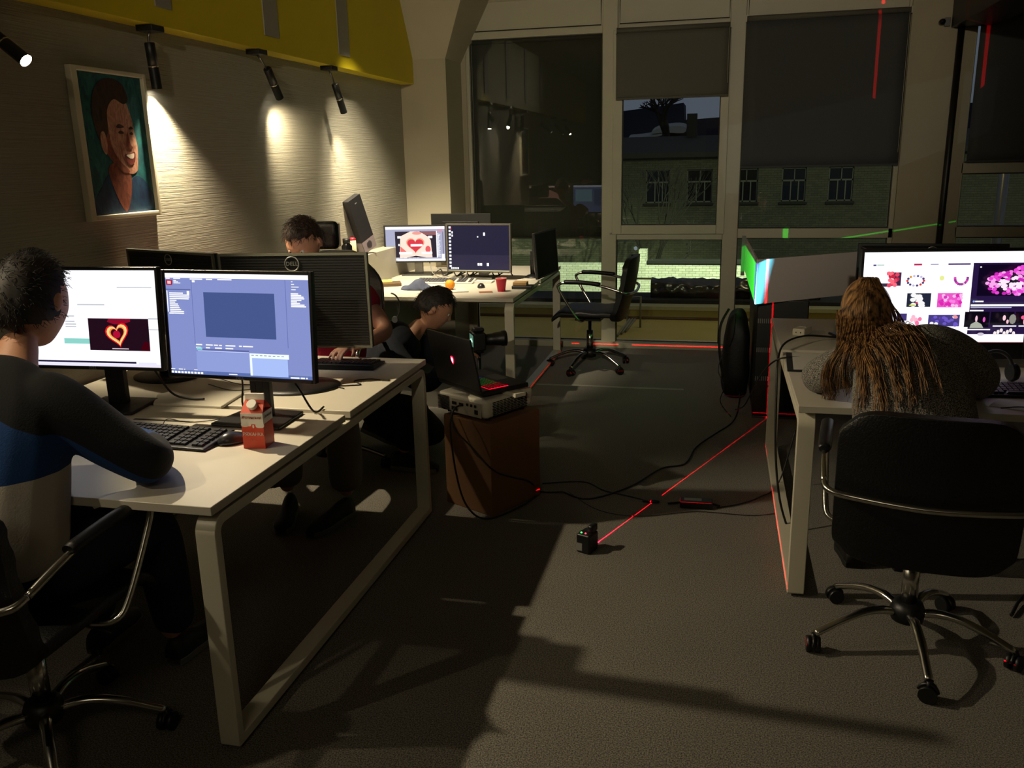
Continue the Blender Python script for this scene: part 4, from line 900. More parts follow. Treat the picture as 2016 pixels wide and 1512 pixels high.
# --- woman at the right desk, back to the camera
org = (.655, 2.80, 0); P_ = person('long-haired woman in a grey tweed jacket leaning over the right desk', org); K_ = .95
hd, mt = head_mesh((.537, 3.335, 1.030), R(8), R(42), 1.0, R(-6))
torso = skin_mesh({'pel': (.66, 2.82, .56, .15, .12), 'wst': (.645, 2.87, .68, .115, .10), 'chs': (.63, 3.00, .82, .14, .10), 'shd': (.61, 3.10, .91, .12, .08), 'nck': (.56, 3.20, .96, .048), 'nk2': (.54, 3.25, .985, .046)}, [('pel', 'wst'), ('wst', 'chs'), ('chs', 'shd'), ('shd', 'nck'), ('nck', 'nk2')])
aL = limb((.50, 3.10, .90, .048), (.44, 3.12, .88, .048), (.385, 3.17, .82, .042), (.355, 3.23, .785, .036), (.45, 3.38, .775, .032), (.56, 3.48, .775, .024))
aR = limb((.74, 3.10, .90, .048), (.82, 3.12, .90, .048), (.89, 3.16, .82, .042), (.92, 3.22, .785, .036), (.84, 3.36, .775, .032), (.76, 3.46, .775, .024))
legs = [limb((.66+s_*.08, 2.84, .53, .085), (.66+s_*.10, 3.05, .53, .078), (.66+s_*.11, 3.27, .51, .058), (.66+s_*.10, 3.32, .30, .048), (.66+s_*.09, 3.36, .09, .034)) for s_ in (-1, 1)]
ms_ = [hd, torso, aL, aR]+legs+hand_meshes((.56, 3.48, .775), (.5, .8, -.1), (0, 0, 1), .9, .5, 1)+hand_meshes((.76, 3.46, .775), (-.4, .8, -.1), (0, 0, 1), .9, .5, -1)
rel(ms_, org); fuse('body', ms_, skin_m, P_); K_ = 1.17
tw = mat('grey_tweed', (60, 58, 56), .95); b = tw.node_tree.nodes['Principled BSDF']; tc = nd(tw, 'ShaderNodeTexCoord'); n = nd(tw, 'ShaderNodeTexNoise'); n.inputs['Scale'].default_value = 330; n.inputs['Detail'].default_value = 2
lk(tw, tc.outputs['Object'], n.inputs['Vector']); r_ = nd(tw, 'ShaderNodeValToRGB'); r_.color_ramp.elements[0].position = .42; r_.color_ramp.elements[1].position = .62; r_.color_ramp.elements[0].color = lin((38, 37, 36)); r_.color_ramp.elements[1].color = lin((160, 155, 146)); lk(tw, n.outputs['Fac'], r_.inputs[0]); lk(tw, r_.outputs[0], b.inputs['Base Color'])
bp = nd(tw, 'ShaderNodeBump'); bp.inputs['Strength'].default_value = .5; bp.inputs['Distance'].default_value = .003; lk(tw, n.outputs['Fac'], bp.inputs['Height']); lk(tw, bp.outputs[0], b.inputs['Normal'])
ts = [skin_mesh({'pel': (.655, 2.81, .53, .185, .15), 'wst': (.65, 2.87, .67, .180, .14), 'chs': (.64, 2.99, .82, .180, .130), 'shd': (.64, 3.08, .92, .165, .110), 'nck': (.575, 3.17, .975, .066)}, [('pel', 'wst'), ('wst', 'chs'), ('chs', 'shd'), ('shd', 'nck')]),
      limb((.58, 3.08, .92, .078), (.48, 3.10, .89, .076), (.40, 3.16, .84, .066), (.358, 3.235, .795, .056), (.44, 3.38, .79, .048), (.53, 3.46, .785, .040)),
      limb((.60, 3.08, .945, .086), (.74, 3.085, .945, .092), (.855, 3.13, .875, .080), (.925, 3.22, .80, .060), (.86, 3.36, .79, .048), (.79, 3.43, .785, .040))]
rel(ts, org); JK = fuse('tweed_jacket', ts, tw, P_, .008, 16)
ls = [limb((.66+s_*.07, 2.84, .53, .11), (.66+s_*.10, 3.05, .535, .09), (.66+s_*.11, 3.28, .515, .07), (.66+s_*.10, 3.33, .30, .058), (.66+s_*.09, 3.37, .10, .046)) for s_ in (-1, 1)]
rel(ls, org); fuse('trousers', ls, bj, P_, .009, 6)
for s_ in (-1, 1): shoe(P_, org, (.66+s_*.09, 3.34, .006), (.66+s_*.10, 3.57, .006), mat('black_ankle_boot', (14, 13, 13), .5), rubber)
eyes(mt, org, P_)
# long hair: a fitted cap and falling locks made of strands
hm = hair_mat('long_brown_hair', (52, 34, 20), (172, 126, 76), .40)
bm = BM(); bmesh.ops.create_uvsphere(bm, u_segments=36, v_segments=28, radius=1); dead = []
for v in bm.verts:
    x, y, z = v.co
    if z < -.55-(.25 if y < 0 else -.9*y) or (y > .35 and z < .55): dead.append(v)
    v.co = V((x*.086, y*.110*(1.06 if y < 0 else 1), z*.124))
bmesh.ops.delete(bm, geom=dead, context='VERTS'); bm.transform(mt)
rn = random.Random(11); gd = []
hc = V((.537, 3.335, 1.030))
# locks: (x range at end, y at end, z at end, x on head, count)
locks = [((.385, .425), 3.17, .735, .455, 44), ((.425, .47), 3.09, .80, .46, 24), ((.475, .505), 2.88, .80, .48, 34), ((.525, .550), 2.83, .79, .50, 40), ((.565, .580), 2.82, .84, .53, 24), ((.60, .622), 2.84, .82, .57, 26), ((.640, .655), 2.86, .85, .60, 18), ((.672, .688), 2.87, .86, .615, 16), ((.46, .54), 3.04, .92, .50, 60), ((.54, .66), 3.04, .93, .57, 60)]
for (xa_, xb_), ye, ze, xh, cnt in locks:
    for i in range(cnt):
        f_ = rn.random(); xe = xa_+(xb_-xa_)*f_; xs = xh+rn.uniform(-.05, .05)
        dx = (xs-hc.x)/.09; dx = max(-1, min(1, dx)); rad = math.sqrt(max(.02, 1-dx*dx))
        p0 = V((hc.x+dx*.03, hc.y-.005+rn.uniform(-.02, .03), hc.z+.122))
        p1 = V((hc.x+dx*.082, hc.y-.085*rad-.02, hc.z+.085*rad))
        p2 = V((hc.x+dx*.096+.01*dx, hc.y-.150*rad-.01, hc.z-.0))
        p3 = V(((p2.x*.55+xe*.45)+rn.uniform(-.006, .006), 3.135-.085*(1-abs(dx)*.4), .955))
        p4 = V((p3.x*.35+xe*.65, (p3.y+ye)/2-.018, (.955+ze)/2+.01))
        p5 = V((xe+rn.uniform(-.006, .006), ye+rn.uniform(-.012, .006), ze+rn.uniform(-.05, .05)))
        gd.append([p0, p1, p2, p3, p4, p5])
from mathutils.bvhtree import BVHTree
jme = JK.data; tv = [v.co+V(org) for v in jme.vertices]; bv = BVHTree.FromPolygons(tv, [tuple(p.vertices) for p in jme.polygons])
def push(p, off):
    c_, n_, _i, d_ = bv.find_nearest(p)
    if c_ is None: return p
    if (p-c_).dot(n_) < off: return c_+n_*off
    return p
gd2 = []
for g_ in gd:
    q_ = spline(g_, 4); o_f = rn.uniform(.004, .022); k0 = 9
    gd2.append(q_[:k0]+[push(p, o_f) for p in q_[k0:]])
strands(bm, gd2, 1, .0021)
bm.transform(M.Translation(-V(org))); me = bpy.data.meshes.new('hair'); bm.to_mesh(me); bm.free(); obj('hair', me, hm, P_, smooth=True)

# ============================================================ THINGS ON THE NEAR LEFT DESK
DZ = .74
def keyboard(lab, c, yaw, w=.44, d=.15, z=DZ, cols=21, m_=blk, km=None, name='keyboard'):
    t = thing(name, lab, 'keyboard', (c[0], c[1], z), yaw)
    bm = BM(); prism(bm, [(-w/2, -d/2, 0), (-w/2, -d/2, .010), (-w/2, d/2, .024), (-w/2, d/2, 0)], (w, 0, 0)); obj('keyboard_body', bm, m_, t, bev=.004)
    km = km or mat('keycap_plastic', (30, 29, 31), .4)
    proto = None; rows = 6; kw = (w-.03)/cols
    sl = .014/d
    for r_ in range(rows):
        y = -d/2+.014+(d-.03)*(r_+.5)/rows; zt = .010+sl*(y+d/2)
        c_ = 0
        while c_ < cols:
            u = 1
            if r_ == 0 and c_ == 4: u = 6
            if int(cols*.70) <= c_ < int(cols*.70)+1 or (c_ == int(cols*.70)+4 and cols > 18): c_ += 1; continue
            kx = -w/2+.015+kw*(c_+u/2)
            if proto is None or u != 1:
                bm = BM(); vs = box(bm, (0, 0, .0035), (kw*u*.90, (d-.03)/rows*.88, .008))
                for v in vs:
                    if v.co.z > .004: v.co.x *= .86; v.co.y *= .84
                me = bpy.data.meshes.new('key'); bm.to_mesh(me); bm.free(); me.materials.append(km)
                if u == 1: proto = me
                k = bpy.data.objects.new('key', me)
            else: k = bpy.data.objects.new('key', proto)
            COL.objects.link(k); k.parent = t; k.location = (kx, y, zt); k.rotation_euler = (math.atan(sl), 0, 0)
            c_ += u
    return t
KB1 = keyboard('black keyboard in front of the left pair of monitors', (-1.745, 2.335), R(-3), .46, .17)
keyboard('black keyboard under the hand of the man in red', (-1.63, 3.395), R(182), .45, .155)
def mouse(lab, c, yaw, z=DZ, s=1.0, cab=None):
    t = thing('computer_mouse', lab, 'mouse', (c[0], c[1], z), yaw)
    bm = BM(); bmesh.ops.create_uvsphere(bm, u_segments=28, v_segments=16, radius=1)
    for v in bm.verts:
        x, y, zz = v.co; v.co = V((x*.031*(1-.12*y), y*.056, max(0, zz)*.034*(1-.25*y)+.003*(zz > -.5)))
    bm.transform(M.Scale(s, 4)); obj('mouse_body', bm, mat('dark_grey_mouse_plastic', (38, 38, 40), .3), t, smooth=True)
    bm = BM(); lathe(bm, [(.009, -.003), (.009, .003)], (0, .030*s, .024*s), 14, 'X'); obj('scroll_wheel', bm, rubber, t)
    if cab:
        L_ = [t.matrix_basis.inverted() @ V(p) for p in cab]; bm = BM(); tube(bm, spline([V((0, .054*s, .008))]+L_, 6), .0017, 6); obj('cord', bm, cable_m, t)
MS1 = mouse('black mouse between the keyboard and the orange carton', (-1.475, 2.345), R(-42))
# milk carton
t = thing('milk_carton', 'orange and white gable-top carton with a round white cap', 'carton', (-1.385, 2.335, DZ), R(6)); t.scale = (1.17,)*3
cm = mat('orange_carton_paper', (206, 66, 34), .5, var=.04); cw = mat('white_carton_paper', (222, 216, 204), .5)
a_, H1, H2_, H3 = .0305, .098, .128, .145
bm = BM(); bx(bm, (-a_, -a_, 0), (a_, a_, H1))
v = {k: bm.verts.new(p) for k, p in dict(fl=(-a_, -a_, H1), fr=(a_, -a_, H1), bl=(-a_, a_, H1), br=(a_, a_, H1), tl=(-a_*.86, -.002, H2_), tr=(a_*.86, -.002, H2_), tl2=(-a_*.86, .002, H2_), tr2=(a_*.86, .002, H2_), gl=(-a_*.80, 0, H1+.008), gr=(a_*.80, 0, H1+.008)).items()}
for f in (('fl', 'fr', 'tr', 'tl'), ('br', 'bl', 'tl2', 'tr2'), ('fr', 'gr', 'tr'), ('gr', 'br', 'tr2'), ('bl', 'gl', 'tl2'), ('gl', 'fl', 'tl')): bm.faces.new([v[k] for k in f])
obj('carton_body', bm, cm, t)
bm = BM(); bx(bm, (-a_*.88, -.0022, H2_-.002), (a_*.88, .0022, H3)); obj('top_fin', bm, cw, t, bev=.001, seg=1)
bm = BM(); d = V((0, -H2_+H1, -a_)).normalized(); cn = V((0, -.016, .5*(H1+H2_)+.001)); nn = V((0, -(H2_-H1), a_)).normalized(); nn = V((0, -.72, .69))
tube(bm, [cn, cn+nn*.013], .0135, 22); obj('cap', bm, cw, t, bev=.001, seg=1)
bm = BM()
bx(bm, (-a_-.0003, -a_-.0005, H1-.030), (a_+.0005, -a_, H1)); bx(bm, (a_, -a_-.0005, H1-.030), (a_+.0005, a_, H1))
for (x0, x1, z0, z1) in ((-.030, -.012, -.006, 0), (-.016, -.004, -.004, .004), (.010, a_, -.008, 0), (.0, .004, -.009, -.005)):
    P2 = spline([(x0, 0, z0), ((x0+x1)/2, 0, z0-.002), (x1, 0, z0), (x1, 0, z1+.002), (x0, 0, z1+.002)], 3, True); prism(bm, [(p.x, -a_-.0006, H1-.030+p.z) for p in P2], (0, .0006, 0))
obj('white_band', bm, cw, t)
put_text('lettering', 'РЯЖАНКА', .0125, cw, t, (0, -a_-.0012, .040), (R(90), 0, 0), ext=.0004, sx=.92)
put_text('lettering', 'Яготинське', .0115, mat('brown_print', (150, 62, 40), .5), t, (-.002, -a_-.0014, H1-.012), (R(90), 0, 0), shear=.35, ext=.0003, sx=.85)
put_text('lettering', 'Яготинське', .0105, mat('grey_print', (120, 110, 104), .5), t, (a_+.0014, 0, H1-.012), (R(90), 0, R(90)), shear=.35, ext=.0003, sx=.8)
put_text('lettering', '4,0%', .007, mat('pale_orange_print', (226, 130, 96), .5), t, (-.002, -a_-.0012, .024), (R(90), 0, 0), ext=.0004)
# cables on the desk
def cable(name, lab, pts, r=.0028, m_=None, n=6, cat='cable', group=None, parent=None):
    if parent is not None:
        iv = parent.matrix_basis.inverted(); pts = [iv @ V(p) for p in pts]; bm = BM(); tube(bm, spline(pts, n), r, 8); return obj('cord', bm, m_ or cable_m, parent)
    bm = BM(); tube(bm, spline(pts, n), r, 8); o = obj(name, bm, m_ or cable_m, None)
    return tag(o, lab, cat, group)
cable('monitor_cable', 'thick black cable curving down left of the near-left monitor stand', [(-2.03, 2.68, .96), (-2.02, 2.72, .88), (-1.97, 2.74, .78), (-1.90, 2.745, .757), (-1.84, 2.75, .757)], .004, parent=M1_)
cable('monitor_cable', 'black cable dropping from the editing monitor just left of its stand', [(-1.60, 2.62, .97), (-1.62, 2.66, .85), (-1.63, 2.67, .757), (-1.60, 2.76, .756)], .0035, parent=M2_)
cable('monitor_cable', 'stiff black cable slanting down right of the orange carton', [(-1.47, 2.63, .95), (-1.42, 2.68, .84), (-1.37, 2.69, .748), (-1.36, 2.75, .748)], .0038, parent=M2_)
cable('thin_cord', 'thin black cord looping over the desk behind the editing monitor', [(-2.0, 3.10, .745), (-1.85, 3.02, .744), (-1.72, 3.05, .744), (-1.60, 3.12, .744), (-1.40, 3.02, .744)], .002, parent=M3_)
cable('thin_cord', 'thin black cord crossing the cable flap diagonally', [(-1.98, 3.0, .744), (-1.86, 2.93, .7455), (-1.78, 2.90, .753), (-1.70, 2.98, .744)], .002, parent=M4_)
cable('keyboard_cord', 'thin black cord bowing up behind the left keyboard', [(-1.79, 2.425, .760), (-1.80, 2.47, .765), (-1.76, 2.51, .744), (-1.70, 2.53, .744), (-1.66, 2.56, .744)], .0016, parent=KB1)
cable('mouse_cord', 'thin mouse cord running behind the orange carton', [(-1.395, 2.415, .75), (-1.40, 2.45, .744), (-1.47, 2.49, .744), (-1.55, 2.54, .744)], .0016, parent=MS1)
t = thing('usb_cable', 'black usb cable with plug wriggling across the desk end', 'cable', (-1.30, 3.17, DZ))
bm = BM(); tube(bm, spline([(-.30, -.16, .003), (-.24, -.18, .003), (-.18, -.13, .003), (-.10, -.10, .003), (-.06, -.08, .003), (-.11, -.03, .003), (-.06, .01, .003), (.0, .0, .003)], 6), .0025, 8); obj('cord', bm, cable_m, t)
bm = BM(); bx(bm, (0, -.006, 0), (.030, .006, .006)); obj('plug', bm, blk, t, bev=.0015)

# ============================================================ PROJECTOR, LAPTOP, BOX, CAMERA
u1 = V((.163, .301, 0)).normalized(); u2 = V((-.236, .132, 0)).normalized(); ay = math.atan2(u1.y, u1.x)-PI/2
card = mat('brown_cardboard', (120, 84, 52), .85, var=.08, scale=10, bump=.1, bscale=60)
# local frame: +Y along u1 (right-back), -X along u2 (left-back)... built as x -> -u2
t = thing('cardboard_box', 'brown cardboard box standing on the floor under the projector', 'box', (-.966, 3.578, 0), ay)
BL, BWd, BH = .345, .30, .44
bm = BM(); bx(bm, (-BWd, 0, 0), (0, BL, BH)); obj('box_body', bm, card, t, bev=.003)
bm = BM(); bx(bm, (-BWd+.003, .004, BH), (-BWd/2-.001, BL-.004, BH+.003)); bx(bm, (-BWd/2+.001, .004, BH), (-.003, BL-.004, BH+.003)); obj('top_flap', bm, card, t)
bm = BM(); bx(bm, (-BWd-.012, BL*.3, .02), (-BWd, BL*.8, .40)); obj('side_flap', bm, card, t)
pw = mat('projector_plastic', (206, 200, 180), .4, var=.02); pdark = mat('vent_dark', (22, 20, 16), .7)
t = thing('projector', 'white projector resting on the cardboard box under the laptop', 'projector', (-.985, 3.592, BH+.003), ay)
PLn, PWd, PH = .335, .325, .105
bm = BM(); bx(bm, (-PWd, 0, .012), (0, PLn, PH)); vs = list(bm.verts)
for v in vs:
    if v.co.z < .05: v.co.x = v.co.x*.94-.01; v.co.y = v.co.y*.95+.01
obj('projector_body', bm, pw, t, bev=.022, seg=4)
for x in (-.04, -PWd+.04):
    for y in (.05, PLn-.05):
        bm = BM(); lathe(bm, [(.012, 0), (.012, .02)], (x, y, 0), 12); obj('foot', bm, rubber, t)
# vents on the right side (x=0 face): slot grid, joined
bm = BM()
for r_ in range(9):
    for c_ in range(10):
        y = .045+.024*c_; z = .024+.0078*r_; bx(bm, (-.004, y+.003*(r_ % 2), z), (.0012, y+.018+.003*(r_ % 2), z+.0032))
o = obj('side_vent', bm, pdark, t); o['kind'] = 'stuff'
# rear panel (y=0 face): grille, recess with connectors
bm = BM()
for r_ in range(12):
    bx(bm, (-PWd+.012, -.0012, .024+.0058*r_), (-PWd+.085, .003, .027+.0058*r_))
o = obj('rear_grille', bm, pdark, t); o['kind'] = 'stuff'
bm = BM(); bx(bm, (-PWd+.105, -.003, .020), (-.03, .002, .088)); obj('connector_panel', bm, mat('connector_panel', (168, 160, 140), .5), t, bev=.002)
for (x, z, w_, h_) in ((-.20, .060, .028, .014), (-.155, .060, .026, .014), (-.115, .066, .012, .012), (-.09, .066, .012, .012), (-.065, .066, .012, .012), (-.20, .032, .034, .018), (-.06, .035, .02, .02)):
    bm = BM(); bx(bm, (x-w_/2, -.006, z), (x+w_/2, .0, z+h_)); obj('connector', bm, blk, t)
bm = BM(); tube(bm, [(-PWd/2-.03, PLn-.004, .06), (-PWd/2-.03, PLn+.014, .06)], .034, 28); obj('lens_ring', bm, blk, t)
bm = BM(); tube(bm, [(-PWd/2-.03, PLn+.010, .06), (-PWd/2-.03, PLn+.016, .06)], .024, 24); obj('lens', bm, emi((215, 235, 255), 3), t)
cable('projector_cable', 'black cable hanging from the projector connectors down the box', [(-1.12, 3.655, .51), (-1.14, 3.60, .50), (-1.15, 3.57, .42), (-1.13, 3.57, .2), (-1.08, 3.56, .05), (-.98, 3.54, .006), (-.86, 3.72, .006), (-.80, 3.93, .006)], .0045)
cable('power_lead', 'black lead draped across the front of the cardboard box', [(-1.17, 3.67, .47), (-1.15, 3.63, .40), (-1.07, 3.61, .33), (-.96, 3.575, .235), (-.90, 3.69, .16), (-.84, 3.80, .10), (-.80, 3.90, .012), (-.70, 3.93, .006)], .004)
cable('power_lead', 'black floor lead curling from the cardboard box to the cabinet by the window', [(-.70, 3.93, .006), (-.56, 3.86, .006), (-.38, 4.06, .006), (-.25, 4.34, .006), (-.13, 4.44, .006), (-.08, 4.72, .006), (.02, 4.98, .006), (.12, 5.22, .006), (.16, 5.42, .03), (.17, 5.5, .12)], .0045)
cable('power_lead', 'black floor lead from the box to the power adapter plug', [(-.82, 4.02, .006), (-.62, 4.08, .006), (-.50, 3.98, .006), (-.38, 3.93, .006), (-.27, 3.88, .006)], .0035)
cable('power_lead', 'black lead from the power adapter rising beside the right desk leg', [(.04, 3.86, .006), (.14, 3.92, .006), (.24, 4.03, .006), (.33, 4.14, .04), (.40, 4.2, .3)], .0035)
cable('thin_floor_cord', 'thin dark cord lying across the carpet in front of the power adapter', [(-.68, 3.95, .004), (-.5, 3.74, .004), (-.3, 3.70, .004), (-.05, 3.80, .004), (.2, 3.80, .004), (.34, 3.87, .004)], .0018)
t = thing('power_adapter', 'black power adapter brick with a sticker lying on the carpet', 'adapter', (-.055, 3.865, 0), R(2))
bm = BM(); bx(bm, (-.075, -.032, .002), (.075, .032, .036)); obj('adapter_body', bm, blk, t, bev=.006, seg=3)
bm = BM(); bx(bm, (-.055, -.012, .0362), (.025, .018, .0368)); obj('sticker', bm, mat('silver_sticker', (150, 150, 140), .4), t)
bm = BM(); tube(bm, [(-.075, 0, .018), (-.13, .0, .010)], .005, 8); obj('cord_end', bm, rubber, t); bm = BM(); tube(bm, [(.075, 0, .018), (.11, -.002, .012)], .005, 8); obj('cord_end', bm, rubber, t)
bm = BM(); tube(bm, [(-.25, .01, .008), (-.19, .01, .009), (-.17, .01, .009)], [.006, .009, .006], 10); tag(obj('cable_plug', bm, blk), 'small black cable plug lying left of the power adapter', 'plug').location = (-.055, 3.865, 0)
# laptop
hA, hB = V((-1.285, 3.835, .590)), V((-1.005, 3.600, .590)); hx = (hB-hA); LW = hx.length; hx.normalize(); ly = math.atan2(hx.y, hx.x)
t = thing('gaming_laptop', 'open black laptop with red and green lit keys on the projector', 'laptop', tuple((hA+hB)/2-V((0, 0, .022))), ly)
LD = .265
bm = BM(); bx(bm, (-LW/2, 0, 0), (LW/2, LD, .022)); obj('laptop_base', bm, blk, t, bev=.004)
lid = bpy.data.meshes.new('lid')
bm = BM(); ca, sa = math.cos(R(12)), math.sin(R(12)); rx = Euler((R(12), 0, 0)).to_matrix()
bx(bm, (-LW/2, -.006, 0), (LW/2, .004, .25)); bm.transform(M.Translation((0, 0, .022)) @ rx.to_4x4()); obj('lid', bm, blk, t, bev=.003)
pts = [(-.5, .9), (0, 1.05), (.5, .9), (.62, .2), (.35, -.6), (0, -1.05), (-.35, -.6), (-.62, .2)]
bm = BM(); prism(bm, [(p[0]*.020, -.0072, .125+p[1]*.020) for p in pts], (0, -.0006, 0)); bm.transform(M.Translation((0, 0, .022)) @ rx.to_4x4()); lg = obj('glowing_logo', bm, emi((255, 30, 70), 2.2), t)
bm = BM(); prism(bm, [(p[0]*.010, -.0080, .125+p[1]*.013) for p in pts], (0, -.0006, 0)); bm.transform(M.Translation((0, 0, .022)) @ rx.to_4x4()); obj('logo_core', bm, emi((255, 225, 235), 3), lg)
bm = BM(); bx(bm, (-LW/2+.012, .0042, .016), (LW/2-.012, .0048, .24)); bm.transform(M.Translation((0, 0, .022)) @ rx.to_4x4()); obj('screen', bm, emi((40, 44, 60), .5), t)
kbm = bpy.data.meshes.new('lk')
for (x0, x1, c, nm) in ((-LW/2+.02, -.02, (0, 150, 255), 'blue'), (-.02, LW/2-.085, (0, 225, 70), 'green'), (LW/2-.085, LW/2-.012, (255, 20, 50), 'red')):
    bm = BM(); bx(bm, (x0, .050, .0222), (x1, .158, .0226)); obj('backlight', bm, emi(c, 1.6), t)
bm = BM(); cols = 17; kw = (LW-.034)/cols
for r_ in range(6):
    for c_ in range(cols): bx(bm, (-LW/2+.018+kw*c_+kw*.14, .0525+.0178*r_, .0225), (-LW/2+.018+kw*c_+kw*.84, .0525+.0178*r_+.0128, .0262))
kk = obj('keys', bm, mat('red_glow_key', (120, 12, 22), .4), t); kk['kind'] = 'stuff'  # opaque keycaps coloured red to stand for the backlight shining through
bm = BM(); bx(bm, (-.055, .175, .0222), (.055, .245, .0228)); obj('touchpad', bm, grey_pl, t)
t2 = thing('white_adapter_box', 'small white box wedged under the laptop corner on the projector', 'box', (-.895, 3.735, BH+.003+PH), ly)
bm = BM(); bx(bm, (-.06, -.03, 0), (.06, .03, .018)); obj('box_body', bm, pw, t2, bev=.002); bm = BM(); bx(bm, (-.062, .0, .005), (-.0598, .02, .014)); obj('socket', bm, blk, t2)
# camera on a tripod
t = thing('video_camera', 'black camera with a small lit screen on a tripod behind the laptop', 'camera', (-1.30, 4.62, .56), R(-62))
# local +Y points along the lens (to the right of the picture)
bm = BM(); bx(bm, (-.065, -.04, 0), (.065, .03, .10)); bx(bm, (-.03, -.03, .10), (.03, .03, .122)); obj('camera_body', bm, blk, t, bev=.008, seg=3)
bm = BM(); lathe(bm, [(.032, .03), (.034, .08), (.038, .10), (.040, .13), (.044, .135), (.044, .16), (.036, .16), (.034, .155)], (0, 0, .05), 28, 'Y'); obj('lens_barrel', bm, blk, t)
bm = BM(); bx(bm, (-.045, -.0415, .02), (.045, -.040, .085)); obj('rear_display', bm, emi((90, 130, 110), .9), t)
bm = BM(); prism(bm, [(-.03, -.0425, .05), (.0, -.0425, .065), (.035, -.0425, .055), (.035, -.0425, .045)], (0, -.0005, 0)); obj('display_highlight', bm, emi((190, 255, 225), 1.2), t)
t = thing('camera_tripod', 'black tripod carrying the camera behind the laptop', 'tripod', (-1.30, 4.62, 0))
bm = BM(); tube(bm, [(0, 0, .2), (0, 0, .545)], .012, 12); tube(bm, [(0, 0, .54), (0, 0, .558)], .03, 16); obj('centre_column', bm, blk, t)
for k in range(3):
    a = R(90+120*k+15); bm = BM(); tube(bm, [(.02*math.cos(a), .02*math.sin(a), .44), (.22*math.cos(a), .22*math.sin(a), .005)], [.011, .008], 8); obj('leg', bm, blk, t)
# laser level
t = thing('laser_level', 'small black laser level with green and red lights on the carpet', 'level', (-.487, 3.31, 0), R(-22))
bm = BM(); bx(bm, (-.032, -.038, 0), (.032, .040, .085)); bx(bm, (.004, -.01, .085), (.030, .040, .118)); obj('level_body', bm, blk, t, bev=.009, seg=3)
bm = BM(); bx(bm, (-.028, -.0395, .012), (-.002, -.038, .045)); obj('label_sticker', bm, mat('grey_sticker', (120, 120, 116), .5), t)
for x, c in ((-.016, (90, 255, 120)), (.004, (255, 70, 90))):
    bm = BM(); lathe(bm, [(.0042, 0), (.003, .003), (.0005, .004)], (x, -.02, .085), 10); obj('indicator_light', bm, emi(c, 2.5), t)
bm = BM(); bx(bm, (.008, .0395, .09), (.026, .041, .112)); obj('laser_window', bm, blk_gl, t)

# ============================================================ BLACK CABINET + WHITE FOLDED SCREEN (behind the right desk)
t = thing('black_cabinet', 'tall black ventilated cabinet beyond the right desk, red laser lines on its edge', 'cabinet', (.185, 5.38, 0))
bm = BM(); bx(bm, (.06, 0, .015), (.36, 1.15, .742)); obj('cabinet_body', bm, blk, t, bev=.008)
for zz in (.60, .42, .24):
    for k in range(9):
        bm = BM(); bx(bm, (.068+.012*k, -.003, zz), (.074+.012*k, .001, zz+.028)); obj('vent_slot', bm, mat('vent_highlight', (120, 124, 120), .4, metal=.3), t)
bm = BM(); bx(bm, (.06, -.004, .0), (.36, .002, .015)); obj('plinth', bm, steel, t)
t = thing('white_folded_screen', 'white folded panel standing on the black cabinet, lit green, blue and cyan', 'screen', (.222, 5.215, .742))
wp = mat('white_panel', (206, 196, 196), .6)
bm = BM(); box(bm, (.305, .225, .131), (.757, .012, .262), Euler((0, 0, math.atan2(.45, .61))).to_matrix()); obj('front_panel', bm, wp, t, bev=.002)
bm = BM(); prism(bm, [(0, 0, .0), (-.03, 1.29, .043), (-.03, 1.29, .266), (0, 0, .262)], (.010, 0, 0)); obj('side_panel', bm, wp, t, bev=.001, seg=1)
bm = BM(); bx(bm, (-.055, 1.285, .0), (-.028, 1.31, .285)); obj('end_post', bm, grey_pl, t)
t = thing('black_backpack', 'black bag with straps slumped against the left side of the cabinet', 'bag', (.145, 5.86, 0))
bm = BM(); bmesh.ops.create_uvsphere(bm, u_segments=28, v_segments=20, radius=1)
for v in bm.verts:
    x, y, z = v.co; s_ = lambda q: math.copysign(abs(q)**.55, q); v.co = V((s_(x)*.075*(1.15-.25*z), s_(y)*.17, .30+s_(z)*.29)); v.co += v.co.normalized()*.035*noise.noise(v.co*7)
obj('bag_body', bm, mat('black_nylon', (12, 13, 14), .6, bump=.4, bscale=60), t, smooth=True)
bm = BM(); tube(bm, spline([(-.06, -.10, .62), (-.11, -.18, .52), (-.11, -.20, .36), (-.08, -.18, .18)], 6), .010, 8, flat=.5); obj('strap', bm, rubber, t); bm = BM(); tube(bm, spline([(-.02, -.16, .60), (-.03, -.23, .48), (-.05, -.22, .40)], 6), .007, 8); obj('strap', bm, rubber, t)
cable('loose_cable', 'thin dark cable dangling beside the black bag', [(.06, 5.42, .42), (.03, 5.38, .3), (.07, 5.36, .2), (.05, 5.36, .1), (.12, 5.34, .01)], .003)
cable('loose_cable', 'black cable sagging from the right desk edge to the cabinet', [(.36, 3.82, .744), (.27, 3.80, .735), (.22, 3.95, .64), (.19, 4.3, .45), (.17, 4.75, .25), (.14, 5.2, .1)], .0038)
cable('desk_cable', 'thick black cable arching over the left edge of the right desk', [(.60, 4.22, .75), (.50, 4.22, .758), (.40, 4.15, .77), (.31, 4.0, .765), (.272, 3.82, .73), (.268, 3.75, .60), (.275, 3.70, .35), (.30, 3.66, .15), (.34, 3.64, .02)], .0048)
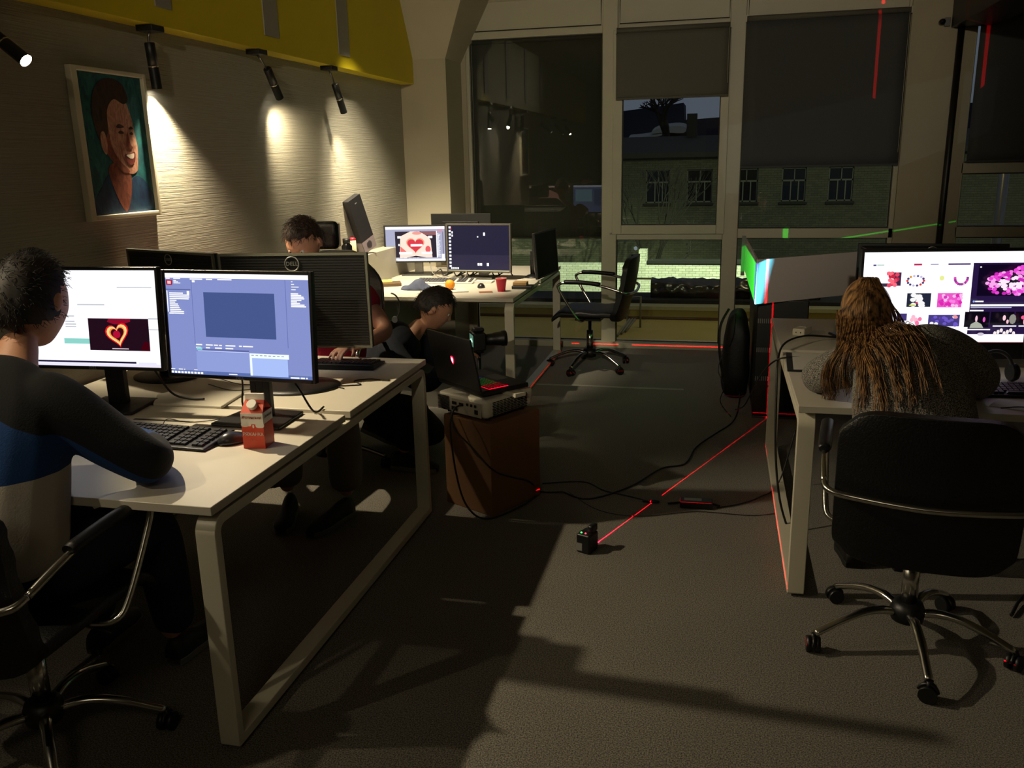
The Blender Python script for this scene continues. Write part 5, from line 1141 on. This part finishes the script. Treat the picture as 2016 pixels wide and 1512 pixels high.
# ---- things on the right desk
t = thing('socket_block', 'white extension socket block on the right desk', 'socket', (.415, 4.35, DZ), R(-24))
bm = BM(); bx(bm, (-.030, -.055, 0), (.030, .055, .036)); obj('socket_body', bm, pw, t, bev=.006, seg=3)
for x in (-.011, .011):
    bm = BM(); lathe(bm, [(.003, 0), (.003, .003)], (x, -.0575, .018), 8, 'Y'); obj('socket_hole', bm, blk, t)
bm = BM(); bx(bm, (-.018, .0, .036), (.018, .045, .0375)); obj('socket_face', bm, wedge, t)
t = thing('drawing_tablet', 'thin black tablet with pale sheet on the right desk edge', 'tablet', (.44, 3.72, DZ), R(-3))
bm = BM(); bx(bm, (-.14, -.17, 0), (.14, .17, .006)); obj('tablet_body', bm, blk, t, bev=.003)
bm = BM(); bx(bm, (-.115, -.150, .006), (.135, .165, .0072)); obj('paper_sheet', bm, mat('pale_paper', (200, 196, 190), .6), t)
t = thing('black_phone', 'black phone and pouch lying beside the woman’s head on the desk', 'phone', (.60, 4.30, DZ), R(20))
bm = BM(); bx(bm, (-.04, -.08, 0), (.04, .08, .012)); obj('phone_body', bm, blk_gl, t, bev=.004); bm = BM(); bx(bm, (-.05, -.14, 0), (.04, -.085, .03)); obj('pouch', bm, leather, t, bev=.012, seg=3)
t = thing('headphones', 'grey over-ear headphones resting in front of the flower display', 'headphones', (1.03, 3.50, DZ), R(15))
bm = BM(); tube(bm, [(.075*math.cos(R(a)), .0, .035+.085*math.sin(R(a))) for a in range(0, 181, 12)], .007, 8); obj('headband', bm, grey_pl, t)
for s_ in (-1, 1):
    bm = BM(); lathe(bm, [(.032, -.012), (.036, 0), (.032, .012)], (s_*.075, 0, .036), 20, 'X'); obj('ear_cup', bm, blk, t)
keyboard('black keyboard below the flower display at the right edge', (1.13, 3.34), R(2), .42, .14)
def sheet(lab, c, yaw, w, d, m_, z=DZ, th=.003, name='paper_sheet', cat='paper'):
    bm = BM(); bx(bm, (-w/2, -d/2, 0), (w/2, d/2, th)); o = obj(name, bm, m_, None, bev=.0005, seg=1); o.location = (c[0], c[1], z); o.rotation_euler = (0, 0, yaw); return tag(o, lab, cat)
sheet('white paper sheet by the woman’s right elbow', (1.02, 3.16), R(-30), .15, .11, mat('white_paper', (215, 212, 208), .7))
sheet('grey closed notebook beside the white paper near the right edge', (1.17, 3.17), R(24), .17, .12, mat('grey_notebook', (96, 94, 102), .6), th=.012, name='notebook', cat='notebook')
cable('black_cable', 'thin black cable over the white paper by the elbow', [(.95, 3.10, .748), (1.02, 3.12, .749), (1.10, 3.08, .752), (1.2, 3.07, .748)], .002)
cable('floor_cables', 'tangle of cables on the floor right of the woman’s chair', [(1.05, 3.05, .01), (1.15, 3.2, .02), (1.25, 3.05, .015), (1.12, 3.0, .02), (1.2, 3.25, .02), (1.35, 3.1, .015)], .006)

# ============================================================ FAR DESK THINGS
keyboard('grey keyboard on the far desk with white gaps between keys', (-1.92, 5.98), R(2), .44, .13, cols=19, m_=mat('light_keyboard_plastic', (190, 186, 176), .5), km=mat('grey_keycap', (70, 70, 74), .5))
mouse('small black mouse in front of the dark desktop monitor', (-1.59, 5.76), R(15), s=.85)
t = thing('orange_fruit', 'orange on a pale notebook on the far desk', 'fruit', (-1.765, 5.60, DZ+.008))
bm = BM(); bmesh.ops.create_uvsphere(bm, u_segments=28, v_segments=20, radius=.034, matrix=M.Translation((0, 0, .033))); obj('peel', bm, mat('orange_peel', (240, 150, 20), .45, bump=.5, bscale=300, var=.06), t, smooth=True)
bm = BM(); lathe(bm, [(.004, 0), (.003, .003)], (.003, 0, .065), 8); obj('stem', bm, mat('green_stem', (80, 90, 30), .7), t)
sheet('pale flat notebook under the orange', (-1.74, 5.56), R(28), .20, .15, mat('pale_paper', (200, 196, 190), .6), th=.008, name='notebook', cat='notebook')
t = thing('red_paper_cup', 'red paper cup near the right end of the far desk', 'cup', (-1.405, 5.60, DZ))
bm = BM(); lathe(bm, [(.026, 0), (.037, .085), (.0385, .088), (.036, .087), (.025, .004)], (0, 0, 0), 30); obj('cup_wall', bm, mat('red_paper', (200, 36, 60), .5), t)
bm = BM(); tube(bm, [(.0375*math.cos(2*PI*k/28), .0375*math.sin(2*PI*k/28), .088) for k in range(28)], .0016, 6, closed=True); obj('rim', bm, mat('pink_cup_rim', (235, 190, 170), .5), t)
sheet('brown card lying left of the red paper cup', (-1.50, 5.55), R(20), .09, .06, mat('brown_card', (150, 90, 60), .6), name='card', cat='card')
bm = BM(); bmesh.ops.create_uvsphere(bm, u_segments=32, v_segments=20, radius=1)
for v in bm.verts:
    x, y, z = v.co; v.co = V((x*.115, y*.07, max(0, z)*.05*(1+.5*math.sin(x*4+.8)))); v.co.z += .012*noise.noise(v.co*22)*(z > 0)
o = obj('knitted_hat', bm, cloth('slate_blue_wool', (66, 72, 92), bump=.5, bscale=80), None, smooth=True); o.location = (-2.02, 5.64, DZ); tag(o, 'slate-blue crumpled knitted hat on the far desk', 'hat')
t = thing('stacked_books', 'brown book under a thin yellow one at the left of the far desk', 'book', (-2.30, 5.80, DZ), R(24))
bm = BM(); bx(bm, (-.10, -.07, 0), (.10, .07, .022)); obj('brown_book', bm, mat('brown_book_cover', (92, 70, 44), .6), t, bev=.002); bm = BM(); bx(bm, (-.11, -.02, .022), (.04, .09, .032)); obj('yellow_book', bm, mat('yellow_book_cover', (206, 190, 100), .6), t, bev=.002)
t = thing('brown_package', 'small brown package on a black case beside the red cup', 'package', (-1.28, 5.75, DZ), R(2))
bm = BM(); bx(bm, (-.08, -.05, 0), (.06, .05, .022)); obj('black_case', bm, blk, t, bev=.004); bm = BM(); bx(bm, (-.075, -.03, .022), (.02, .05, .045)); obj('package_body', bm, mat('tan_package', (170, 134, 84), .6), t, bev=.003)
for k, (pts, lab) in enumerate((([(-2.10, 6.36, .80), (-2.0, 6.30, .80), (-1.85, 6.22, .80), (-1.79, 6.10, .79), (-1.79, 6.0, .76)], 'grey cable arcing from the heart monitor to the keyboard'), ([(-1.9, 6.3, .82), (-1.86, 6.2, .76), (-1.92, 6.15, .744), (-1.8, 6.1, .744)], 'short grey cable looping under the dark desktop monitor'), ([(-2.16, 6.36, .84), (-2.12, 6.30, .77), (-2.05, 6.25, .744), (-1.98, 6.2, .744)], 'pale cable beside the silver monitor stand'))):
    cable('desk_cable', lab, pts, .004, cable_g)
rn = random.Random(4)
for k in range(5):
    x0 = -2.12+.1*k; cable('desk_cable', 'black cable in the tangle behind the far keyboard', [(x0, 6.30, .75), (x0+.05, 6.36+rn.uniform(-.03, .03), .79), (x0+.10, 6.28, .75), (x0+.17, 6.40, .78), (x0+.22, 6.33, .75)], .0045, group='black cables tangled behind the far keyboard')
t = thing('grey_laptop_stand', 'pale flat slab under the dark desktop monitor', 'stand', (-1.63, 6.02, DZ), 0)
bm = BM(); bx(bm, (-.13, -.05, 0), (.06, .05, .012)); obj('slab', bm, mat('pale_paper', (200, 196, 190), .6), t, bev=.003); bm = BM(); bx(bm, (-.12, -.04, .012), (.05, -.036, .014)); obj('ridge', bm, grey_pl, t)

# ============================================================ LEDGE ON THE LEFT WALL WITH BOTTLES
bm = BM(); bx(bm, (XL, 4.05, 0), (-2.505+.09, 6.93, .965)); lw = obj('wall_ledge', bm, mat('grey_white_panel', (170, 166, 150), .6), None, bev=.004); struct(lw, 'grey-white boxed ledge along the left wall below the spotlights'); lw.name = 'trim_6'
LZ = .965
t = thing('black_tall_box', 'tall black product box leaning against the ribbed wall', 'box', (-2.465, 5.80, LZ), 0)
bm = BM(); an = R(-22); rm = Euler((an, 0, 0)).to_matrix().to_4x4(); mm = Euler((R(22), 0, 0)).to_matrix().to_4x4()
bx(bm, (-.02, -.09, 0), (.03, .05, .40)); bm.transform(mm); obj('box_body', bm, mat('black_card_box', (26, 25, 28), .45), t, bev=.002)
bm = BM(); bx(bm, (.030, -.088, 0), (.0308, .048, .085)); bx(bm, (-.018, -.0908, 0), (.028, -.09, .085)); bm.transform(mm); obj('printed_panel', bm, mat('grey_product_print', (120, 108, 112), .5), t)
bm = BM(); lathe(bm, [(.028, 0), (.028, .001), (.02, .002)], (.031, -.02, .045), 20, 'X'); bm.transform(mm); obj('printed_disc', bm, mat('dark_print', (50, 46, 50), .4), t)
bm = BM(); bx(bm, (.0301, -.03, .355), (.0306, -.008, .362)); bm.transform(mm); obj('printed_mark', bm, grey_pl, t)
t.location = (-2.440, 5.86, LZ+.034); t.rotation_euler = (0, 0, R(-18))
t = thing('black_bottle', 'black bottle at the left end of the ledge items', 'bottle', (-2.455, 5.50, LZ))
bm = BM(); lathe(bm, [(.034, 0), (.036, .01), (.036, .085), (.024, .10), (.022, .108)], (0, 0, 0), 24); obj('bottle_body', bm, blk_gl, t); bm = BM(); lathe(bm, [(.026, .105), (.026, .135), (.02, .137)], (0, 0, 0), 24); obj('cap', bm, blk, t)
t = thing('white_bottle', 'white bottle with a red cap beside the black bottle', 'bottle', (-2.455, 5.60, LZ))
bm = BM(); lathe(bm, [(.024, 0), (.025, .01), (.024, .11), (.02, .116)], (0, 0, 0), 22); obj('bottle_body', bm, mat('cream_plastic', (226, 212, 170), .4), t); bm = BM(); lathe(bm, [(.022, .114), (.022, .128), (.012, .134)], (0, 0, 0), 22); obj('cap', bm, mat('red_cap_plastic', (200, 30, 50), .4), t)
t = thing('art_postcard', 'small dark postcard with a brown figure leaning on the wall', 'postcard', (XL+.012, 5.50, LZ))
bm = BM(); bx(bm, (-.002, -.04, .08), (.001, .045, .235)); obj('card', bm, mat('dark_card_print', (46, 34, 26), .6), t)
bm = BM(); P2 = spline([(0, -.02, .10), (0, -.028, .15), (0, -.015, .20), (0, .005, .215), (0, .02, .19), (0, .022, .13), (0, .005, .095)], 4, True); prism(bm, [(.0012, p.y, p.z) for p in P2], (.0005, 0, 0)); obj('printed_figure', bm, mat('brown_print_figure', (130, 80, 40), .6, var=.3, scale=60), t)
t = thing('headset', 'black headset with a thin chrome hoop hanging on the high chair back', 'headset', (-1.665, 4.24, .86))
bm = BM(); tube(bm, [(.05*math.cos(R(a)), 0, .07*math.sin(R(a))) for a in range(-70, 91, 12)], .004, 6); obj('hoop', bm, steel, t); bm = BM(); lathe(bm, [(.016, -.01), (.019, 0), (.016, .01)], (.02, 0, -.07), 18, 'Y'); obj('ear_cup', bm, grey_pl, t)

# ============================================================ OUTSIDE
C0 = V((0, 0, 1.594))
def far(p, s): return C0+(V(p)-C0)*s
# terrace
tm = mat('yellowish_concrete', (172, 154, 84), .9, var=.15, scale=3)
bm = BM(); bx(bm, (-4.5, WY+.14, -.30), (4.0, 9.80, -.20)); tag(obj('terrace_slab', bm, tm), 'yellowish terrace slab just outside the window', 'terrace')
t = thing('terrace_parapet', 'low concrete parapet with rusty stained edge outside the window', 'parapet', (0, 9.85, -.2))
bm = BM(); bx(bm, (-3.5, -.02, 0), (3.5, .14, .11)); obj('parapet_wall', bm, tm, t, bev=.01); bm = BM(); bx(bm, (-3.5, -.05, .11), (3.5, .16, .15)); obj('coping', bm, mat('pale_coping', (160, 156, 120), .8, var=.1), t); bm = BM(); bx(bm, (-3.5, -.028, .0), (3.5, -.021, .03)); obj('stain_strip', bm, mat('rust_brown', (92, 62, 34), .8, var=.4, scale=9), t)
bm = BM(); nx, na = 90, 28; g = []
for i in range(nx+1):
    x = -.75+1.9*i/nx; ring_ = []
    for j in range(na):
        a = 2*PI*j/na; r_ = .105+.03*noise.noise(V((x*5, a*1.5, 3)))+.02*noise.noise(V((x*13, a*3, 1))); ring_.append(bm.verts.new((x, 10.25+r_*math.cos(a), .095+r_*math.sin(a)*1.1)))
    g.append(ring_)
for a, c in zip(g, g[1:]):
    for j in range(na): bm.faces.new((a[j], a[(j+1) % na], c[(j+1) % na], c[j]))
tag(obj('foil_roll', bm, mat('black_shiny_foil', (40, 36, 28), .22, spec=1), None, smooth=True), 'crumpled shiny black foil roll lying beyond the parapet', 'roll')
bm = BM(); bx(bm, (-3.5, 10.02, -1.2), (3.5, 10.6, -.01)); tag(obj('roof_edge_block', bm, mat('dark_roof', (30, 30, 28), .9)), 'dark roof strip under the foil roll', 'roof')
t = thing('terrace_railing', 'thin dark metal railing frame left of the foil roll', 'railing', (-.86, 9.3, -.2))
bm = BM()
for q in ([(-.07, 0, 0), (-.07, 0, .33), (.07, 0, .34), (.07, 0, .0)], [(-.10, .1, .52), (.18, .1, .52)], [(0, .1, .52), (0, .1, .72)]): tube(bm, q, .011, 8)
obj('rails', bm, mat('grey_pipe', (120, 118, 100), .5), t); bm = BM(); bx(bm, (-.045, .08, .70), (.045, .12, .78)); obj('mounting_box', bm, blk, t)
for k in range(3):
    bm = BM(); tube(bm, [(-.06-.03*k, -.30-.12*k, .01), (.02-.03*k, -.05, .10)], .012, 8); obj('strut', bm, mat('grey_pipe', (120, 118, 100), .5), t)
# brick materials
def brick_mat(name, c1, c2, mc_, sc, rough=.9):
    m = mat(name, c1, rough); b = m.node_tree.nodes['Principled BSDF']; tc = nd(m, 'ShaderNodeTexCoord'); mp = nd(m, 'ShaderNodeMapping'); mp.inputs['Rotation'].default_value = (R(90), 0, 0)
    br = nd(m, 'ShaderNodeTexBrick'); br.inputs['Color1'].default_value = lin(c1); br.inputs['Color2'].default_value = lin(c2); br.inputs['Mortar'].default_value = lin(mc_); br.inputs['Scale'].default_value = sc; br.inputs['Mortar Size'].default_value = .018; br.inputs['Row Height'].default_value = .3; br.inputs['Brick Width'].default_value = .8
    lk(m, tc.outputs['Object'], mp.inputs[0]); lk(m, mp.outputs[0], br.inputs['Vector']); lk(m, br.outputs['Color'], b.inputs['Base Color'])
    bp = nd(m, 'ShaderNodeBump'); bp.inputs['Strength'].default_value = .5; bp.inputs['Distance'].default_value = .02; bp.invert = True; lk(m, br.outputs['Fac'], bp.inputs['Height']); lk(m, bp.outputs[0], b.inputs['Normal']); return m
# lit low wall
s_ = 1.45; bmw = brick_mat('white_brick', (206, 206, 190), (186, 188, 170), (96, 100, 84), 5.2)
p0 = far((-1.23, 14, -.34), s_); p1 = far((1.6, 14, -.055), s_); pc = far((-1.105, 14, .155), s_)
t = thing('white_brick_wall', 'low white brick wall lit by a street lamp across the yard', 'wall', (p0.x, p0.y, p0.z-1.5))
bm = BM(); bx(bm, (0, 0, 0), (p1.x-p0.x, .3, p1.z-p0.z+1.5)); bx(bm, (0, -.02, 0), (pc.x-p0.x, .32, pc.z-p0.z+1.5)); obj('brickwork', bm, bmw, t); bm = BM(); bx(bm, (.2, -.05, p1.z-p0.z+1.5), (p1.x-p0.x, .35, p1.z-p0.z+1.56)); obj('coping', bm, mat('dark_roof', (30, 30, 28), .9), t)
q0 = far((-2.6, 14, -.34), 1.6); q1 = far((-1.2, 14, -.07), 1.6)
bm = BM(); bx(bm, (q0.x, q0.y, q0.z-1.5), (q1.x, q1.y+.3, q1.z)); tag(obj('low_annex', bm, bmw), 'pale brick annex wall left of the lit wall', 'wall')
# far building
s_ = 1.7; fb = brick_mat('grey_brick', (112, 112, 88), (98, 98, 78), (70, 70, 54), 3.0)
def F(x, z, y=24): return far((x, y, z), s_)
base = F(-9, -3); t = thing('brick_building', 'long grey brick building with snowy dark roof across the yard', 'building', tuple(base))
Lb = lambda p: V(p)-base
wins = [(-2.9, -2.63, .38, 1.25), (-1.95, -1.325, .385, 1.245), (-.87, -.21, .39, 1.245), (.35, .95, .39, 1.24), (1.55, 2.15, .39, 1.24), (2.7, 3.3, .39, 1.24)]
bm = BM()
xs = [-9]+[v for w_ in wins for v in w_[:2]]+[9]
zb, zt, zl, zh = -3, 1.56, .385, 1.245
a = Lb(F(-9, zb)); c = Lb(F(9, zl)); bx(bm, a, (c.x, .8, c.z)); a = Lb(F(-9, zh)); c = Lb(F(9, zt)); bx(bm, a, (c.x, .8, c.z))
for i in range(0, len(xs), 2):
    a = Lb(F(xs[i], zl)); c = Lb(F(xs[i+1], zh)); bx(bm, a, (c.x, .8, c.z))
obj('facade', bm, fb, t)
wfm = mat('pale_old_window_frame', (128, 130, 112), .7); dg = mat('dark_window_glass', (18, 22, 24), .15)
for (x0, x1, z0, z1) in wins:
    a = Lb(F(x0, z0)); c = Lb(F(x1, z1)); w_, h_ = c.x-a.x, c.z-a.z
    bm = BM(); f_ = .05
    for q in (((0, 0), (f_, h_)), ((w_-f_, 0), (w_, h_)), ((0, 0), (w_, f_)), ((0, h_-f_), (w_, h_)), ((0, h_*.60), (w_, h_*.60+.07)), ((w_*.36, 0), (w_*.36+.05, h_*.6)), ((w_*.68, 0), (w_*.68+.05, h_*.6)), ((w_*.5, h_*.6), (w_*.5+.04, h_))): bx(bm, (a.x+q[0][0], .12, a.z+q[0][1]), (a.x+q[1][0], .18, a.z+q[1][1]))
    wf = obj('window', bm, wfm, t); bm = BM(); bx(bm, (a.x, .19, a.z), (c.x, .21, c.z)); obj('pane', bm, dg, wf)
    bm = BM(); bx(bm, (a.x-.08, -.12, a.z-.12), (c.x+.08, .1, a.z-.02)); obj('window_sill', bm, mat('dark_sill', (52, 50, 42), .8), wf)
a = Lb(F(-9, zt)); c = Lb(F(9, zt)); bm = BM(); bx(bm, (a.x, -.45, a.z), (c.x, .9, a.z+.22)); obj('eaves', bm, mat('dark_eaves', (60, 58, 48), .8), t)
bm = BM(); prism(bm, [(a.x, -.45, a.z+.2), (a.x, 6, a.z+1.05), (a.x, 6, a.z+.9), (a.x, -.2, a.z+.1)], (c.x-a.x, 0, 0)); obj('roof', bm, mat('dark_roof', (30, 30, 28), .9), t)
snow = mat('snow', (150, 150, 148), .9, var=.1)
ts_ = thing('snowy_roofs', 'snow-covered low roofs glimpsed beyond the brick building', 'roof', (-4, 58, 0))
for pts in ([(-1.85, 2.62), (-1.2, 2.64), (.4, 2.92), (.4, 3.02), (-1.1, 2.82), (-1.85, 2.78)], [(-.4, 3.02), (.5, 3.06), (1.6, 3.0), (1.7, 3.35), (1.0, 3.45), (-.1, 3.28)]):
    P2 = spline([(x, 0, z) for x, z in pts], 3, True); bm = BM(); prism(bm, [(p.x, 0, p.z) for p in P2], (0, 1.5, .25)); obj('snow_patch', bm, snow, ts_)
bm = BM(); bx(bm, (-3, .05, -5), (2.6, 3, 2.7)); bx(bm, (-.8, 1.6, 2.5), (2.4, 3, 3.1)); obj('dark_building', bm, mat('dark_roof', (30, 30, 28), .9), ts_)
# chimney and trees
bm = BM(); bx(bm, (0, 0, 0), (.5, .5, 1.6)); o = obj('roof_chimney', bm, mat('dark_roof', (30, 30, 28), .9)); o.location = (-1.75, 46.0, F(0, zt).z+.5); tag(o, 'dark chimney stub on the far roof', 'chimney')
bark = mat('dark_bark', (34, 32, 26), .95)
def bare_tree(lab, base, h, seed, spread=.5, r0=.10, depth=5, tf=.3, L1=None):
    rn = random.Random(seed); t = thing('bare_tree', lab, 'tree', base); bm = BM(); tr_ = BM()
    def grow(bm_, p, d, L_, r_, k):
        q = p+d*L_; mid = (p+q)/2+V((rn.uniform(-.05, .05), rn.uniform(-.05, .05), 0))*L_
        tube(bm_, [p, mid, q], [r_, r_*.85, r_*.68], 5, cap=False)
        if k == 0: return
        for i in range(rn.choice((2, 3))):
            nd_ = (d+V((rn.uniform(-1, 1), rn.uniform(-1, 1), rn.uniform(-.2, .5)))*spread).normalized(); grow(bm, q, nd_, (L1 if (bm_ is tr_ and L1) else L_)*rn.uniform(.62, .85), r_*.62, k-1)
    grow(tr_, V((0, 0, 0)), V((.05, 0, 1)), h*tf, r0, depth)
    obj('trunk', tr_, bark, t); obj('branches', bm, bark, t)
bare_tree('bare leafless tree in front of the brick building', (-2.35, 30, -4.2), 5.4, 3, .42, .09, 6)
bare_tree('tall dark tree rising behind the snowy roof', (-3.4, 50, -5), 10, 8, .75, .34, 6, .78, 1.0)
bare_tree('leafless shrub above the lit brick wall', (-.9, 22, -1.6), 2.0, 5, .7, .03, 5)
# hills / dark mass far away, street lamp posts
bm = BM(); prism(bm, [(-60, 95, -10), (-60, 95, 6.0), (-20, 95, 6.0), (-10, 95, 6.3), (-4, 95, 6.9), (-3.9, 95, 5.2), (10, 95, 5.8), (60, 95, 6.4), (60, 95, -10)], (0, 6, 0)); struct(obj('distant_hills', bm, mat('night_hill', (44, 46, 62), 1)))
bm = BM(); bx(bm, (-60, 10.6, -6), (60, 95, -5)); struct(obj('ground', bm, mat('dark_ground', (40, 42, 34), .95)))
t = thing('street_lamp', 'street lamp on a pole lighting the white brick wall', 'lamp', (3.5, 12.4, -5))
bm = BM(); tube(bm, [(0, 0, 0), (0, 0, 11.1)], .06, 10); obj('pole', bm, steel, t); bm = BM(); bx(bm, (-.12, -.15, 11.08), (.12, .25, 11.2)); obj('lamp_head', bm, grey_pl, t, bev=.01)

# ============================================================ PROJECTED TEST PATTERN and LASER (real light, shaped at its source)
def light_nodes(lo):
    d = lo.data; d.use_nodes = True; nt = d.node_tree; nt.nodes.clear()
    out = nt.nodes.new('ShaderNodeOutputLight'); em = nt.nodes.new('ShaderNodeEmission'); nt.links.new(em.outputs[0], out.inputs[0])
    tc = nt.nodes.new('ShaderNodeTexCoord'); return nt, em, tc
def nm(nt, op, a, b_=None, c=None):
    n = nt.nodes.new('ShaderNodeMath'); n.operation = op
    for i, v in enumerate((a, b_, c)):
        if v is None: continue
        if isinstance(v, (int, float)): n.inputs[i].default_value = v
        else: nt.links.new(v, n.inputs[i])
    return n.outputs[0]
# projector lens position in the world
ploc = M.Translation((-.985, 3.592, BH+.003)) @ M.Rotation(ay, 4, 'Z') @ V((-PWd/2-.03, PLn+.03, .06))
pj = add_light('projector_beam', 'SPOT', ploc, (.20, 6.0, .87), 420, (1, 1, 1), .004, 40, 0)
nt, em, tc = light_nodes(pj)
sx = nt.nodes.new('ShaderNodeSeparateXYZ'); nt.links.new(tc.outputs['Normal'], sx.inputs[0])
az = nm(nt, 'ABSOLUTE', sx.outputs[2]); uu_ = nm(nt, 'DIVIDE', sx.outputs[0], az); vv_ = nm(nt, 'DIVIDE', sx.outputs[1], az)
# colour bands across the picture (u), cut off along a slanting right edge
u3 = nm(nt, 'MULTIPLY_ADD', vv_, PJ_SLANT if 'PJ_SLANT' in globals() else .0, uu_)
mr = nt.nodes.new('ShaderNodeMapRange'); nt.links.new(u3, mr.inputs[0]); mr.inputs[1].default_value = -.5; mr.inputs[2].default_value = .5
rp = nt.nodes.new('ShaderNodeValToRGB'); rp.color_ramp.interpolation = 'CONSTANT'
nt.links.new(mr.outputs[0], rp.inputs[0]); nt.links.new(rp.outputs[0], em.inputs[0])
PJ_STOPS = [(0, (0, 0, 0)), (.1, (0, 0, 0)), (.38, (.02, 1.0, .04)), (.708, (.06, .06, .8)), (.7465, (.7, 4.6, 6.0)), (.7545, (0, 0, 0))]
e = rp.color_ramp.elements; e[0].position = 0; e[0].color = (0, 0, 0, 1); e[1].position = PJ_STOPS[1][0]; e[1].color = (0, 0, 0, 1)
for p, c in PJ_STOPS[2:]: q = e.new(p); q.color = c+(1,)
vm = nm(nt, 'MULTIPLY', nm(nt, 'LESS_THAN', nm(nt, 'MULTIPLY_ADD', uu_, -.34, vv_), .040), nm(nt, 'GREATER_THAN', nm(nt, 'MULTIPLY_ADD', uu_, -.125, vv_), -.047)); em.inputs[1].default_value = 1.0
nt.links.new(vm, em.inputs[1])
# the rest of the projected picture is nearly black: a faint grey-blue block above the panel
fm = nm(nt, 'MULTIPLY', nm(nt, 'MULTIPLY', nm(nt, 'GREATER_THAN', vv_, .071), nm(nt, 'LESS_THAN', vv_, .215)), nm(nt, 'MULTIPLY', nm(nt, 'GREATER_THAN', uu_, -.24), nm(nt, 'LESS_THAN', uu_, .185)))
e2_ = nt.nodes.new('ShaderNodeEmission'); e2_.inputs[0].default_value = (.55, .72, .75, 1); nt.links.new(nm(nt, 'MULTIPLY', fm, .045), e2_.inputs[1])
ad = nt.nodes.new('ShaderNodeAddShader'); nt.links.new(em.outputs[0], ad.inputs[0]); nt.links.new(e2_.outputs[0], ad.inputs[1])
nt.links.new(ad.outputs[0], [n for n in nt.nodes if n.bl_idname == 'ShaderNodeOutputLight'][0].inputs[0])
# laser: two upright fans and one level fan leaving the level's windows
def laser(z, y, energy):
    lo = add_light('laser_fan', 'POINT', (-.468, y, z), None, energy, (1, .02, .09), .0005)
    nt, em, tc = light_nodes(lo); sx = nt.nodes.new('ShaderNodeSeparateXYZ'); nt.links.new(tc.outputs['Normal'], sx.inputs[0]); em.inputs[0].default_value = (1, .02, .09, 1)
    return nt, em, sx
nt, em, sx = laser(.100, 3.36, 1700)
def fan(slope, w_, lo, hi):
    n_ = math.hypot(1, slope); d_ = nm(nt, 'SUBTRACT', nm(nt, 'MULTIPLY', sx.outputs[0], 1/n_), nm(nt, 'MULTIPLY', sx.outputs[1], slope/n_))
    a_ = nm(nt, 'LESS_THAN', nm(nt, 'ABSOLUTE', d_), w_); a_ = nm(nt, 'MULTIPLY', a_, nm(nt, 'GREATER_THAN', sx.outputs[1], 0))
    return nm(nt, 'MULTIPLY', a_, nm(nt, 'MULTIPLY', nm(nt, 'GREATER_THAN', sx.outputs[2], lo), nm(nt, 'LESS_THAN', sx.outputs[2], hi)))
nt.links.new(nm(nt, 'MINIMUM', nm(nt, 'ADD', fan(.398, .0022, -1, .9), fan(.586, .0022, .375, .9)), 1.0), em.inputs[1])
nt, em, sx = laser(.034, 3.36, 1100)
hz = nm(nt, 'MULTIPLY', nm(nt, 'LESS_THAN', nm(nt, 'ABSOLUTE', nm(nt, 'ADD', sx.outputs[2], .0005)), .0014), nm(nt, 'GREATER_THAN', nm(nt, 'MULTIPLY_ADD', sx.outputs[1], .70, sx.outputs[0]), 0))
nt.links.new(hz, em.inputs[1])
